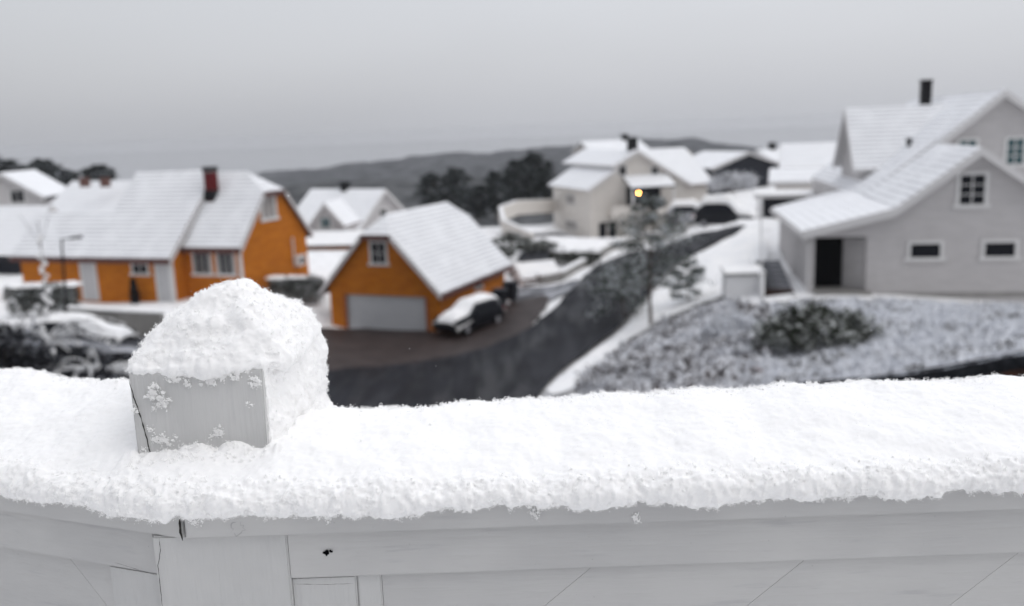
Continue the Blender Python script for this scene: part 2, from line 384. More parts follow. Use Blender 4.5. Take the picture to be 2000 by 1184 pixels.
def grid(xs, ys, fz):
    X, Y = np.meshgrid(xs, ys); Z = fz(X, Y); v = np.stack([X, Y, Z], 2).reshape(-1, 3)
    nx, ny = len(xs), len(ys); i = np.arange(nx*ny).reshape(ny, nx)
    f = np.stack([i[:-1, :-1], i[:-1, 1:], i[1:, 1:], i[1:, :-1]], 2).reshape(-1, 4); return v, f
xs = np.concatenate([np.linspace(-900, -80, 20)[:-1], np.arange(-80, 80, .8), np.linspace(80, 900, 20)])
ys = np.concatenate([np.arange(-15, 110, .8), np.linspace(110, 420, 60)])
def terr(X, Y):
    z = H(X, Y); n = fbm(np.stack([X/6, Y/6, X*0], 2).reshape(-1, 3), 3).reshape(X.shape)
    edge = np.clip((np.abs(X)-80)/300, 0, 1)
    return (z-.12+.05*n)*(1-edge)+edge*(-62)
v, f = grid(xs, ys, terr)
tag(link('ground', v, f, 'snow_ground', smooth=True), 'snow covered ground between the houses', kind='structure')
def in_poly(P, poly):
    x, y = P[:, 0], P[:, 1]; r = np.zeros(len(P), bool); n = len(poly)
    for i in range(n):
        x1, y1 = poly[i][:2]; x2, y2 = poly[(i+1) % n][:2]
        c = ((y1 > y) != (y2 > y)); r ^= c & (x < (x2-x1)*(y-y1)/((y2-y1) if y2 != y1 else 1e-9)+x1)
    return r
def drape(name, poly, lift, m_, label, smooth=True, kind='structure', step=.5, amp=0):
    """sheet lying on the ground, outline given in world xy"""
    poly = [Vector(p).xy for p in poly]
    # chaikin smoothing of the outline
    for _ in range(2):
        q = []
        for i in range(len(poly)):
            a, b = poly[i], poly[(i+1) % len(poly)]; q += [a*.75+b*.25, a*.25+b*.75]
        poly = q
    ja = np.array([(p.x, p.y) for p in poly]); nx_ = np.roll(ja, -1, 0)
    ja = np.stack([ja, (ja*2+nx_)/3, (ja+nx_*2)/3], 1).reshape(-1, 2)
    pl = [(a_+.16*b_, c_+.16*d_) for (a_, c_), b_, d_ in zip(ja, fbm(np.c_[ja/1.1, ja[:, 0]*0], 3), fbm(np.c_[ja/1.1+40, ja[:, 0]*0], 3))]
    def cut(pp, ax, val, keep):
        o2 = []
        for i_ in range(len(pp)):
            p, q = pp[i_], pp[(i_+1) % len(pp)]; a, b = (p[ax]-val)*keep, (q[ax]-val)*keep
            if a >= 0: o2.append(p)
            if a*b < 0: s_ = a/(a-b); o2.append((p[0]+(q[0]-p[0])*s_, p[1]+(q[1]-p[1])*s_))
        return o2
    from mathutils.geometry import tessellate_polygon
    idx = {}; vv = []; ff = []
    def vid(p):
        k_ = (round(p[0], 4), round(p[1], 4))
        if k_ not in idx: idx[k_] = len(vv); vv.append(k_)
        return idx[k_]
    xs_ = [p[0] for p in pl]; ys_ = [p[1] for p in pl]; x = math.floor(min(xs_)/step)*step
    while x < max(xs_):
        strip = cut(cut(pl, 0, x, 1), 0, x+step, -1); y = math.floor(min(ys_)/step)*step
        while strip and y < max(ys_):
            c = cut(cut(strip, 1, y, 1), 1, y+step, -1)
            if len(c) > 2:
                for t_ in tessellate_polygon([[Vector((p[0], p[1], 0)) for p in c]]):
                    p, q, r_ = (c[k_] for k_ in t_); ar = (q[0]-p[0])*(r_[1]-p[1])-(q[1]-p[1])*(r_[0]-p[0])
                    if abs(ar) < 1e-7: continue
                    f_ = (vid(p), vid(q), vid(r_))
                    if len(set(f_)) == 3: ff.append(f_ if ar > 0 else f_[::-1])
            y += step
        x += step
    P = np.array(vv); Z = H(P[:, 0], P[:, 1])+lift
    if amp: Z = Z+amp*fbm(np.c_[P[:, :2]/1.5, P[:, 0]*0], 3)
    vv = np.c_[P, Z]
    return tag(link(name, vv, ff, m_, smooth=smooth), label, kind=kind)
def G(*pts): return [gp(*p) for p in pts]

# sea and far hills
MBs = MB(); MBs.add([(-9000, 250, -60), (9000, 250, -60), (9000, 9000, -60), (-9000, 9000, -60)], [(0, 1, 2, 3)])
tag(MBs.build('water', 'sea'), 'grey sea beyond the village', kind='structure')
def ridge(name, prof, Y, Yf, m_, label, amp, xr=None):
    P = np.array([tuple(at(px, py, Y)) for px, py in prof]); n = 420; mrows = 46
    x = np.linspace(P[0, 0], P[-1, 0], n); z = np.interp(x, P[:, 0], P[:, 2])
    vs = []
    for j in range(mrows):
        t_ = j/(mrows-1); k = sin(t_*pi/2)**.8 if t_ > 0 else 0
        y = Yf+(Y-Yf)*t_
        zz = -62+(z+62)*k; s_ = 1.0
        nn = fbm(np.c_[x/60, np.full(n, y/60), np.zeros(n)], 5)
        vs.append(np.c_[x*s_, np.full(n, y)+nn*15, zz+nn*amp*min(1, k*1.2)])
    zb = vs[-1].copy(); zb[:, 1] += 250; zb[:, 2] = -62; vs.append(zb)
    v = np.concatenate(vs); i = np.arange(n*(mrows+1)).reshape(mrows+1, n)
    f = np.stack([i[:-1, :-1], i[:-1, 1:], i[1:, 1:], i[1:, :-1]], 2).reshape(-1, 4)
    return tag(link(name, v, f, m_, smooth=True), label, kind='structure')
ridge('far_hills', [(380, 352), (450, 346), (520, 338), (600, 334), (720, 322), (800, 310), (900, 302), (1000, 293), (1090, 288), (1180, 284), (1240, 276), (1290, 270), (1350, 272), (1420, 284), (1520, 298), (1640, 306), (1800, 312), (2200, 330)], 1300, 800, 'forest', 'wooded hills dusted with snow across the fjord', 5)
ridge('near_hills', [(460, 390), (540, 372), (640, 352), (740, 346), (830, 352), (900, 345), (980, 350), (1060, 340), (1160, 352), (1300, 350)], 560, 340, 'forest_near', 'lower wooded slope in front of the far hills', 4)

# roads and driveways
drape('driveway', G((560, 640), (640, 640), (750, 640), (850, 645), (900, 632), (985, 600), (1010, 588), (1080, 572), (1055, 625), (990, 672), (900, 705), (700, 730), (560, 735)), .03, 'paver', 'brown paved driveway in front of the orange garage')
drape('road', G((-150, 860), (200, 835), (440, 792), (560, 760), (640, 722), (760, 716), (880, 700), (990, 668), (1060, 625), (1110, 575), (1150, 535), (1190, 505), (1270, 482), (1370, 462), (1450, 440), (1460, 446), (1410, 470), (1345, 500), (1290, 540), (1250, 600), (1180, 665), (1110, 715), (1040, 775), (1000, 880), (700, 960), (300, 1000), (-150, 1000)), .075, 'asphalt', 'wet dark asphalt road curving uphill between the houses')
drape('side_road', G((1015, 560), (1075, 560), (1130, 545), (1140, 552), (1090, 580), (1040, 600), (1000, 600), (985, 575)), .02, 'asphalt_slush', 'slushy turning area behind the orange garage')
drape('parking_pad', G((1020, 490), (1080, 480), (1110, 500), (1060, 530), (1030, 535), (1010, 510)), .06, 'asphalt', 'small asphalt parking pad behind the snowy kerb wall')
drape('yard', G((-40, 700), (60, 640), (150, 648), (240, 655), (330, 660), (430, 640), (560, 640), (570, 700), (440, 760), (300, 720), (150, 730), (0, 740)), .05, 'asphalt_slush', 'slushy yard below the retaining wall at lower left')
drape('verge', G((1050, 772), (1120, 720), (1190, 668), (1260, 605), (1300, 545), (1360, 500), (1425, 470), (1470, 440), (1500, 470), (1490, 560), (1400, 590), (1300, 625), (1230, 665), (1150, 725), (1110, 775)), .12, 'snow', 'white snow bank along the right side of the road', amp=.08, step=.4)

# ------------------------------------------------------------------ orange house
def gable_roof(parent, fr, a0, a1, b0, b1, ze, zr, ov=.35, t=.16, hip0=None, hip1=None, snow='roof_snow', fas='fascia_white', side='roof_under', aa=None):
    """gable roof with ridge along b; hip0/hip1 = (height of the clipped edge, run of the hip along the ridge)"""
    am = (a0+a1)/2 if aa is None else aa; sl = (zr-ze)/(a1-am); sl0 = (zr-ze)/(am-a0)
    for sgn, ax, s_ in ((1, a1, sl), (-1, a0, sl0)):
        ae = ax+sgn*ov; zz = ze-s_*ov
        pts = [fr(ae, b0-ov, zz), fr(ae, b1+ov, zz)]
        if hip1: h, r_ = hip1; pts += [fr(am+sgn*(zr-h)/s_, b1+ov, h), fr(am, b1-r_, zr)]
        else: pts += [fr(am, b1+ov, zr)]
        if hip0: h, r_ = hip0; pts += [fr(am, b0+r_, zr), fr(am+sgn*(zr-h)/s_, b0-ov, h)]
        else: pts += [fr(am, b0-ov, zr)]
        ro = MB().slab([p+V(0, 0, t) for p in pts], t).build('roof', [snow, side], parent)
        fb = MB(); fb.board(pts[0]+fr.e*.02*sgn, pts[1]+fr.e*.02*sgn, .16, .02, m_=1)
        fb.build('fascia', ['fascia_white', fas] if fas != 'fascia_white' else ['fascia_white', 'fascia_white'], ro)
        for bx, hp in ((b0-ov-.03, hip0), (b1+ov+.03, hip1)):
            top = (am+sgn*(zr-hp[0])/s_, hp[0]) if hp else (am, zr)
            MB().board(fr(ae, bx, zz+t*.6), fr(top[0], bx, top[1]+t*.6), .26, .025).build('bargeboard', 'fascia_white', ro)
    for hp, bx, sg in ((hip0, b0-ov, 1), (hip1, b1+ov, -1)):
        if hp:
            h, r_ = hp; pts = [fr(am-(zr-h)/sl0, bx, h+t), fr(am+(zr-h)/sl, bx, h+t), fr(am, bx+sg*(r_+ov), zr+t)]
            ro = MB().slab(pts, t).build('roof', [snow, side], parent)
            MB().board(pts[0]-V(0, 0, t)-fr.g*sg*.02, pts[1]-V(0, 0, t)-fr.g*sg*.02, .14, .02).build('fascia', fas, ro)
def gable_wall(parent, fr, a0, a1, b0, b1, zb, ze, zr, m_, hip0=None, hip1=None, name='wall', aa=None):
    am = (a0+a1)/2 if aa is None else aa; mb = MB()
    def prof(b, hp):
        if hp and hp[0] < zr:
            s1 = (zr-ze)/(a1-am); s0 = (zr-ze)/(am-a0); h = hp[0]-.02
            return [fr(a0, b, zb), fr(a1, b, zb), fr(a1, b, ze), fr(am+(zr-h)/s1, b, h), fr(am-(zr-h)/s0, b, h), fr(a0, b, ze)]
        return [fr(a0, b, zb), fr(a1, b, zb), fr(a1, b, ze), fr(am, b, zr), fr(am, b, zr), fr(a0, b, ze)]
    p, q = prof(b0, hip0), prof(b1, hip1); n = 6
    if not hip0: p[4] = p[3]
    mb.add(p+q, [tuple(range(n))[::-1], tuple(range(n, 2*n))]+[(i, (i+1) % n, n+(i+1) % n, n+i) for i in range(n)])
    return mb.build(name, m_, parent)

fo = Fr(at(478, 600, 49), -70)                   # b runs to the left along the ridge, a runs back
OH = thing('orange_house', fo(3, 4, 2.6), 'large orange house with long snowy tiled roof and red chimney, left of the garage', 'house')
hipo = (8.95, 1.5)
gable_wall(OH, fo, 0, 6.7, 0, 9.0, 2.2, 6.45, 10.1, 'orange', hip0=hipo)
gable_roof(OH, fo, 0, 6.7, 0, 9.0, 6.45, 10.1, ov=.3, hip0=hipo, fas='fascia_red')
# lower wing that reaches forward under its own long roof plane
zt = .17
MB().prism([fo(-1.13, 3.75, 2.2), fo(2.9, 3.75, 2.2), fo(2.9, 3.75, 9.3), fo(-1.13, 3.75, 5.85)], fo.g*5.2).prism([fo(-1.13, 8.95, 2.2), fo(3.2, 8.95, 2.2), fo(3.2, 8.95, 6.0), fo(1.0, 8.95, 7.8), fo(-1.13, 8.95, 5.85)], fo.g*5.8).build('wing_wall', 'orange', OH)
pts = [fo(-1.5, 3.5, 5.62), fo(3.32, 3.5, 10.22), fo(3.32, 9.35, 10.22), fo(1.0, 9.35, 8.0), fo(1.0, 15.1, 8.0), fo(-1.5, 15.1, 5.62)]
pts = [p+V(0, 0, .2) for p in pts]
wr = MB().slab(pts, .17).build('wing_roof', ['roof_snow', 'roof_under'], OH)
MB().slab([fo(1.0, 9.35, 8.2), fo(1.0, 15.1, 8.2), fo(3.4, 15.1, 6.0), fo(3.4, 9.35, 6.0)], .17).build('wing_roof', ['roof_snow', 'roof_under'], OH)
MB().board(fo(-1.53, 3.5, 5.66), fo(-1.53, 15.1, 5.66), .16, .03).build('gutter', 'fascia_red', wr)
MB().board(fo(-1.5, 3.46, 5.75), fo(3.3, 3.46, 10.35), .26, .025).build('bargeboard', 'fascia_white', wr)
MB().board(fo(-1.5, 15.14, 5.75), fo(1, 15.14, 8.13), .26, .025).build('bargeboard', 'fascia_white', wr)
MB().box(fo(.0, 0.0, 4.3)-fo.e*.03-fo.g*.03, fo.e*.07, fo.g*.07, V(0, 0, 2.1)).build('corner_board', 'white_paint', OH)
MB().box(fo(-1.16, 3.72, 4.0), fo.e*.07, fo.g*.07, V(0, 0, 1.8)).build('corner_board', 'white_paint', OH)
for bb, ww in ((2.55, 1.0), (.95, .95)):
    window(OH, fo(0, bb, 5.35), fo.g, -fo.e, ww, 1.15, 3, 1, 'glass', casing=.14)
window(OH, fo(3.0, 0, 8.15), fo.e, -fo.g, 1.25, 1.15, 3, 1, 'curtain', casing=.16)
door(OH, fo(-1.13, 9.65, 4.35), fo.g, -fo.e, 1.0, 2.2)
door(OH, fo(-1.13, 4.35, 4.35), fo.g, -fo.e, .85, 2.2)
window(OH, fo(-1.13, 5.9, 5.15), fo.g, -fo.e, 1.0, .5, 2, 1, 'glass', casing=.12)
cb = fo(2.15, 3.1, 9.7)
ch = MB().box(cb-V(0, 0, .6), fo.e*.30, fo.g*.26, V(0, 0, 1.2)).build('chimney', 'red_brick', OH)
MB().box(cb+V(0, 0, .78), fo.e*.34, fo.g*.30, V(0, 0, .13)).box(cb+V(0, 0, .66), fo.e*.32, fo.g*.28, V(0, 0, .03)).build('chimney_cap', 'black_metal', ch)
MB().box(cb-V(0, 0, .72), fo.e*.36, fo.g*.32, V(0, 0, .3)).build('flashing', 'black_metal', ch)
hp_ = fo(5.4, -.25, 4.75)
hpo = MB().box(hp_, fo.e*.4, fo.g*.18, V(0, 0, .3)).build('heat_pump', 'white_paint', OH)
MB().tube(hp_-fo.g*.19, hp_-fo.g*.2, .22, .22, 16).build('fan', 'black_metal', hpo)
MB().tube(fo(5.1, -.08, 4.8), fo(5.1, -.08, 6.2), .05, .05).build('pipe', 'white_paint', OH)

# ------------------------------------------------------------------ orange garage
fg = Fr((-3.96, 47), 21.8)
GA = thing('orange_garage', fg(-3.35, 4.5, 1.4), 'orange double garage with half hipped snowy roof beside the road', 'garage')
hg = (6.62, .95)
W_, L_ = 6.7, 9.6
zB, zE, zR = 1.2, 3.95, 7.62
# walls with a real door recess
gw = MB()
gw.prism([fg(-W_, 0, zE-.55), fg(0, 0, zE-.55), fg(0, 0, zE), fg(-W_/2+(zR-hg[0])/((zR-zE)/(W_/2)), 0, hg[0]), fg(-W_/2-(zR-hg[0])/((zR-zE)/(W_/2)), 0, hg[0]), fg(-W_, 0, zE)], fg.g*.2)
for a, b in ((-W_, -5.75), (-.62, 0)): gw.box(fg((a+b)/2, .1, (zB+zE-.55)/2), fg.e*(b-a)/2, fg.g*.1, V(0, 0, (zE-.55-zB)/2))
gw.box(fg(-.1, L_/2+.1, (zB+zE)/2), fg.e*.1, fg.g*(L_/2-.1), V(0, 0, (zE-zB)/2)).box(fg(-W_+.1, L_/2+.1, (zB+zE)/2), fg.e*.1, fg.g*(L_/2-.1), V(0, 0, (zE-zB)/2))
gw.prism([fg(-W_+.2, L_, zB), fg(-.2, L_, zB), fg(-.2, L_, zE), fg(-W_/2, L_, hg[0]+.3), fg(-W_+.2, L_, zE)], -fg.g*.2)
gw.build('wall', 'orange', GA)
gable_roof(GA, fg, -W_, 0, 0, L_, zE, zR, ov=.4, hip0=hg, hip1=hg, fas='fascia_red')
gd = MB().box(fg(-3.2, .16, (zB+zE-.55)/2), fg.e*2.55, fg.g*.03, V(0, 0, (zE-.55-zB)/2)).build('garage_door', 'garage_panel', GA)
for a_ in (-.66, -5.72): MB().box(fg(a_, -.02, 2.3), fg.e*.07, fg.g*.03, V(0, 0, 1.1)).build('door_frame', 'terracotta', GA)
window(GA, fg(-W_/2-.05, 0, 5.75), fg.e, -fg.g, .85, 1.1, 2, 2, 'glass', casing=.13)
window(GA, fg(0, 5.4, 3.25), fg.g, fg.e, .8, .5, 1, 1, 'glass', casing=.1)

# ------------------------------------------------------------------ right white house
fw = Fr((12.83, 38), 10)
WH = thing('white_house', fw(5, 6, 4.5), 'large white house with stepped snowy roofs, dormer and black chimney on the right', 'house')
zb = 3.6
prof = [(0, 7.28), (3.35, 8.1), (6.49, 10.4), (11.2, 7.0)]
# wing wall, front gable with a real door opening (a 0.15..2.3)
fwl = MB()
fwl.prism([fw(2.3, 0, zb), fw(11.2, 0, zb), fw(11.2, 0, 7.0), fw(6.49, 0, 10.4), fw(3.35, 0, 8.1), fw(2.3, 0, 7.84)], fw.g*.2)
fwl.prism([fw(0, 0, 7.02), fw(2.3, 0, 7.02), fw(2.3, 0, 7.84), fw(0, 0, 7.28)], fw.g*.2)
fwl.box(fw(.1, .1, (zb+7.02)/2), fw.e*.1, fw.g*.1, V(0, 0, (7.02-zb)/2))
fwl.box(fw(.1, 5.4, 5.44), fw.e*.1, fw.g*5.2, V(0, 0, 1.84))
fwl.box(fw(2.5, 1.6, 5.4), fw.e*.1, fw.g*1.4, V(0, 0, 1.6)).box(fw(1.25, 3.1, 5.4), fw.e*1.15, fw.g*.1, V(0, 0, 1.6))
fwl.box(fw(11.1, 5.4, 5.3), fw.e*.1, fw.g*5.2, V(0, 0, 1.7))
fwl.build('wall', 'white_siding', WH)
MB().box(fw(1.3, 1.2, 4.62), fw.e*1.15, fw.g*1.9, V(0, 0, .1)).build('porch_floor', 'concrete', WH)
MB().box(fw(.86, 1.0, 5.86), fw.e*.66, fw.g*.04, V(0, 0, 1.12)).build('door', 'dark_void', WH)  # no door leaf: near-black sheet painting the shade inside the opening
MB().prism([fw(1.53, 1.0, 4.72), fw(2.32, .22, 4.72), fw(2.38, .28, 4.72), fw(1.6, 1.06, 4.72)], V(0, 0, 2.28)).build('porch_side', 'white_siding', WH)
MB().box(fw(1.2, .65, 6.98), fw.e*1.05, fw.g*.42, V(0, 0, .04)).build('porch_ceiling', 'dark_void', WH)  # coloured near black so the porch recess looks shaded
# main volume behind
fwm = [(1.2, 8.0), (3.3, 8.15), (9.3, 12.75), (15.3, 8.3)]
MB().prism([fw(3.3, 6.0, zb), fw(15.3, 6.0, zb), fw(15.3, 6.0, 8.3), fw(9.3, 6.0, 12.7), fw(3.3, 6.0, 8.1)], fw.g*15.5).build('wall', 'white_siding', WH)
def roof_strip(parent, fr, a, za, b, zb_, c0, c1, t=.16, snow='roof_snow', nm='roof'):
    r_ = MB().slab([fr(a, c0, za+t), fr(a, c1, za+t), fr(b, c1, zb_+t), fr(b, c0, zb_+t)], t).build(nm, [snow, 'fascia_white'], parent)
    MB().board(fr(a, c0-.03, za+t*.7), fr(b, c0-.03, zb_+t*.7), .30, .03).build('bargeboard', 'fascia_white', r_)
    return r_
roof_strip(WH, fw, -.4, 7.2, 3.3, 8.1, -.45, 10.8, snow='roof_snow_low')
roof_strip(WH, fw, 3.3, 8.1, 6.49, 10.48, -.45, 6.0)
roof_strip(WH, fw, 6.49, 10.48, 11.7, 6.75, -.45, 6.0)
roof_strip(WH, fw, 3.3, 8.1, 9.3, 12.8, 6.0, 21.9)     # continues as the main left slope
roof_strip(WH, fw, 9.3, 12.8, 15.9, 8.0, 5.55, 21.9)
roof_strip(WH, fw, 6.55, 10.6, 9.3, 12.86, 5.55, 6.03)
MB().board(fw(-.45, -.45, 7.28), fw(-.45, 10.8, 7.28), .16, .05).build('gutter', 'fascia_white', WH)
MB().tube(fw(-.42, -.1, 7.15), fw(-.1, -.12, 6.75), .045, .045).tube(fw(-.1, -.12, 6.75), fw(-.1, -.12, 4.6), .045, .045).build('downpipe', 'fascia_white', WH)
# dormer (cross gable) on the left slope
fd = Fr(fw(9.0, 12.2, 0), 10-90)                  # b runs left along the dormer's ridge, a runs back
DR = dict(hip0=None)
dm = MB(); dm.prism([fd(-2.6, 0, 8.4), fd(2.6, 0, 8.4), fd(2.6, 0, 9.6), fd(0, 0, 12.3), fd(-2.6, 0, 9.6)], fd.g*5.1).build('dormer_wall', 'white_siding', WH)
for s_ in (-1, 1):
    r_ = MB().slab([fd(s_*2.95, -1.5, 9.38), fd(s_*2.95, 5.5, 9.38), fd(0, 5.5, 12.5), fd(0, -1.5, 12.5)], .15).build('dormer_roof', ['roof_snow', 'fascia_white'], WH)
    MB().board(fd(s_*2.95, 5.53, 9.35), fd(0, 5.53, 12.45), .26, .03).build('bargeboard', 'fascia_white', r_)
# windows
for a_ in (4.64, 7.54): window(WH, fw(a_, 0, 6.4), fw.e, -fw.g, 1.16, .58, 1, 1, 'glass', casing=.13)
window(WH, fw(6.34, 0, 8.9), fw.e, -fw.g, .95, 1.2, 2, 3, 'glass', casing=.14)
window(WH, fw(9.98, 6.0, 10.15), fw.e, -fw.g, .72, 1.15, 2, 3, 'glass_teal', casing=.13)
window(WH, fw(7.9, 6.0, 10.15), fw.e, -fw.g, .72, 1.15, 2, 3, 'glass_teal', casing=.13)
for b_ in (12.4, 14.2, 16.0): window(WH, fw(3.3, b_, 7.3), -fw.g, -fw.e, 1.0, .9, 2, 1, 'glass', casing=.1)
cp = fw(8.35, 15.2, 12.65)
ch = MB().box(cp, fw.e*.26, fw.g*.26, V(0, 0, 1.15)).build('chimney', 'black_metal', WH)
MB().box(cp+V(0, 0, 1.2), fw.e*.30, fw.g*.30, V(0, 0, .06)).build('chimney_cap', 'black_metal', ch)
vp = fw(6.1, 9.2, 10.4)
MB().tube(vp-V(0, 0, .2), vp+V(0, 0, .35), .12, .12, 10).tube(vp+V(0, 0, .35), vp+V(0, 0, .45), .18, .18, 10).build('roof_vent', 'black_metal', WH)
MB().box(fw(5.5, -.012, 4.5), fw.e*5.6, fw.g*.012, V(0, 0, .10)).build('plinth', 'concrete', WH)

# ------------------------------------------------------------------ centre beige house
K = at(1155, 473, 90); fc = Fr(K, -17)
CH = thing('beige_house', fc(5, 6, .6), 'beige two storey house with stepped white roofs and porch, centre background', 'house')
MB().prism([fc(0, 0, -.6), fc(10.6, 0, -.6), fc(10.6, 0, 6.0), fc(5.1, 0, 9.4), fc(2.7, 0, 8.2), fc(2.7, 0, 7.6), fc(0, 0, 6.0)], fc.g*11).build('wall', 'cream_siding', CH)
MB().prism([fc(10.6, 4.0, -.6), fc(10.6, 12.0, -.6), fc(10.6, 12, 5.9), fc(10.6, 8.0, 9.0), fc(10.6, 4.0, 5.9)], fc.e*4.8).build('wall', 'cream_siding', CH)
roof_strip(CH, fc, -.5, 5.75, 2.75, 7.7, -.45, 11.3, snow='roof_snow_far')
roof_strip(CH, fc, 2.3, 8.0, 5.1, 9.45, -.5, 14, snow='roof_snow_far')
roof_strip(CH, fc, 5.1, 9.45, 11.1, 5.75, -.45, 9, snow='roof_snow_far')
MB().slab([fc(5.0, 8, 9.4), fc(14.8, 8, 9.4), fc(16.0, 3.4, 5.55), fc(11.1, 3.4, 5.55)], .15).build('roof', ['roof_snow_far', 'roof_under'], CH)
MB().slab([fc(5.0, 8, 9.4), fc(14.8, 8, 9.4), fc(14.8, 12.5, 5.7), fc(5, 12.5, 5.7)], .15).build('roof', ['roof_snow_far', 'roof_under'], CH)
MB().slab([fc(3.5, -.02, 7.1), fc(8.4, -.02, 7.1), fc(8.4, -2.2, 6.0), fc(3.5, -2.2, 6.0)], .15).build('porch_roof', ['roof_snow_far', 'fascia_dark'], CH)
MB().box(fc(3.2, -1.6, 3.7), fc.e*1.6, fc.g*.06, V(0, 0, .5)).box(fc(6.6, -1.6, 3.5), fc.e*1.8, fc.g*.05, V(0, 0, .35)).box(fc(5.0, -.8, 3.1), fc.e*3.4, fc.g*.8, V(0, 0, .1)).build('balcony', 'cream_siding', CH)
for a_ in (3.7, 8.2): MB().box(fc(a_, -2.0, 3.2), fc.e*.09, fc.g*.09, V(0, 0, 2.8)).build('pillar', 'white_paint', CH)
MB().box(fc(3.1, -1.6, 1.5), fc.e*.3, fc.g*.3, V(0, 0, 1.6)).build('pillar', 'cream_siding', CH)
for a_ in (1.25, 2.3):
    MB().box(fc(a_, -.03, 1.4), fc.e*.4, fc.g*.03, V(0, 0, 1.1)).build('door', 'glass', CH)
MB().box(fc(5.8, -.03, 4.9), fc.e*1.9, fc.g*.025, V(0, 0, 1.0)).build('sliding_door', 'glass', CH)
window(CH, fc(3.55, 0, 7.6), fc.e, -fc.g, .7, .9, 1, 1, 'glass', casing=.1)
window(CH, fc(7.1, 0, 7.3), fc.e, -fc.g, .7, .9, 1, 1, 'glass', casing=.1)
window(CH, fc(0, 5.5, 1.9), fc.g, -fc.e, 3.2, .8, 4, 1, 'curtain', casing=.1)
window(CH, fc(0, 5.5, 4.6), fc.g, -fc.e, 2.4, .9, 3, 1, 'curtain', casing=.1)
MB().box(fc(2.68, 5, 7.9), fc.e*.02, fc.g*4.5, V(0, 0, .22)).build('clerestory', 'fascia_white', CH)
cc = fc(5.2, 1.2, 10.0)
ch = MB().box(cc, fc.e*.42, fc.g*.42, V(0, 0, .75)).build('chimney', 'black_metal', CH)
MB().box(cc+V(0, 0, .8), fc.e*.5, fc.g*.5, V(0, 0, .06)).build('chimney_cap', 'black_metal', ch)

# ------------------------------------------------------------------ simpler houses further off
def far_house(name, px, py, Y, az, w, l, zb_, he, hr, wallm, label, snow='roof_snow_far', wins=(), chim=None, ov=.5, chm='black_metal', fas='fascia_white', hip0=None, hip1=None):
    o = at(px, py, Y); fr = Fr(o, az); z0 = o.z
    T = thing(name, fr(w/2, l/2, z0-.5), label, 'house')
    gable_wall(T, fr, 0, w, 0, l, z0-zb_, z0+he, z0+hr, wallm, hip0=hip0, hip1=hip1)
    gable_roof(T, fr, 0, w, 0, l, z0+he, z0+hr, ov=ov, snow=snow, fas=fas, side=fas, hip0=hip0, hip1=hip1)
    for side, u, z, ww, hh, nx in wins:
        if side == 'f': window(T, fr(u, 0, z0+z), fr.e, -fr.g, ww, hh, nx, 1, 'glass', casing=.12)
        elif side == 'l': window(T, fr(0, u, z0+z), fr.g, -fr.e, ww, hh, nx, 1, 'glass', casing=.12)
        else: window(T, fr(w, u, z0+z), fr.g, fr.e, ww, hh, nx, 1, 'glass', casing=.12)
    if chim:
        a, b, h = chim; c = fr(a, b, z0+hr+h-.6)
        k = MB().box(c, fr.e*.35, fr.g*.35, V(0, 0, .9)).build('chimney', chm, T)
        MB().box(c+V(0, 0, .93), fr.e*.4, fr.g*.4, V(0, 0, .05)).build('chimney_cap', 'black_metal', k)
    return T, fr, z0
# white house with a small dormer, seen between the two orange buildings
T, fr, z0 = far_house('white_house', 700, 470, 84, -60, 8.0, 8.5, 3, 1.3, 4.4, 'white_siding', 'white house with snowy roof and small dormer, between the orange house and garage', wins=(('f', 4.0, 2.0, 1.0, 1.1, 2),), chim=(4.0, 4.5, .5))
T2 = thing('white_cottage', at(620, 470, 77), 'small white gabled cottage with teal window right of the orange gable', 'house')
f2 = Fr(at(606, 470, 77), 8)
zc0 = at(606, 470, 77).z
gable_wall(T2, f2, .2, 3.0, 0, 4, zc0-3, zc0+1.4, zc0+3.1, 'white_siding')
gable_roof(T2, f2, .2, 3.0, 0, 4, zc0+1.4, zc0+3.1, ov=.3, snow='roof_snow_far')
window(T2, f2(1.5, 0, zc0+1.5), f2.e, -f2.g, .8, .9, 2, 1, 'glass_teal', casing=.1)
f3 = Fr(at(596, 492, 72), 8); z3 = at(596, 492, 72).z
T3 = thing('orange_outhouse', f3(1.5, 1, z3-1), 'low orange outbuilding with snow on its roof behind the big orange house', 'outbuilding')
MB().box(f3(1.9, 1.5, z3-.6), f3.e*2.1, f3.g*1.5, V(0, 0, 1.0)).build('wall', 'orange', T3)
MB().slab([f3(-.4, -.4, z3+.55), f3(4.3, -.4, z3+.55), f3(4.3, 3.2, z3+1.3), f3(-.4, 3.2, z3+1.3)], .14).build('roof', ['snow', 'fascia_dark'], T3)

# left edge
far_house('white_house', -60, 405, 95, -8, 7.2, 9, 4, .9, 3.3, 'white_siding', 'white gabled house with dark window at the far left edge', wins=(('f', 4.9, .9, 1.3, 1.2, 2), ('f', 2.2, .9, 1.3, 1.2, 2)), fas='fascia_dark')
far_house('dark_house', 38, 527, 62, -70, 6.0, 9.0, 3, 1.35, 4.05, 'black_siding', 'dark walled house with plain snowy roof at the left edge, beside the orange wing', fas='fascia_dark')
far_house('brick_chimney_house', 215, 428, 82, -62, 8, 9.5, 3, .1, 3.1, 'white_siding', 'house behind the orange roof with two brown chimneys on its snowy ridge', chim=None, fas='fascia_dark')
bc = [o for o in sc.objects if o.name == 'brick_chimney_house'][0]; bc.name = 'snowy_house'
for px in (165, 205):
    c = at(px, 352, 84); k = MB().box(c-V(0, 0, .2), V(.35, 0, 0), V(0, .35, 0), V(0, 0, .42)).build('chimney', 'old_brick', bc)
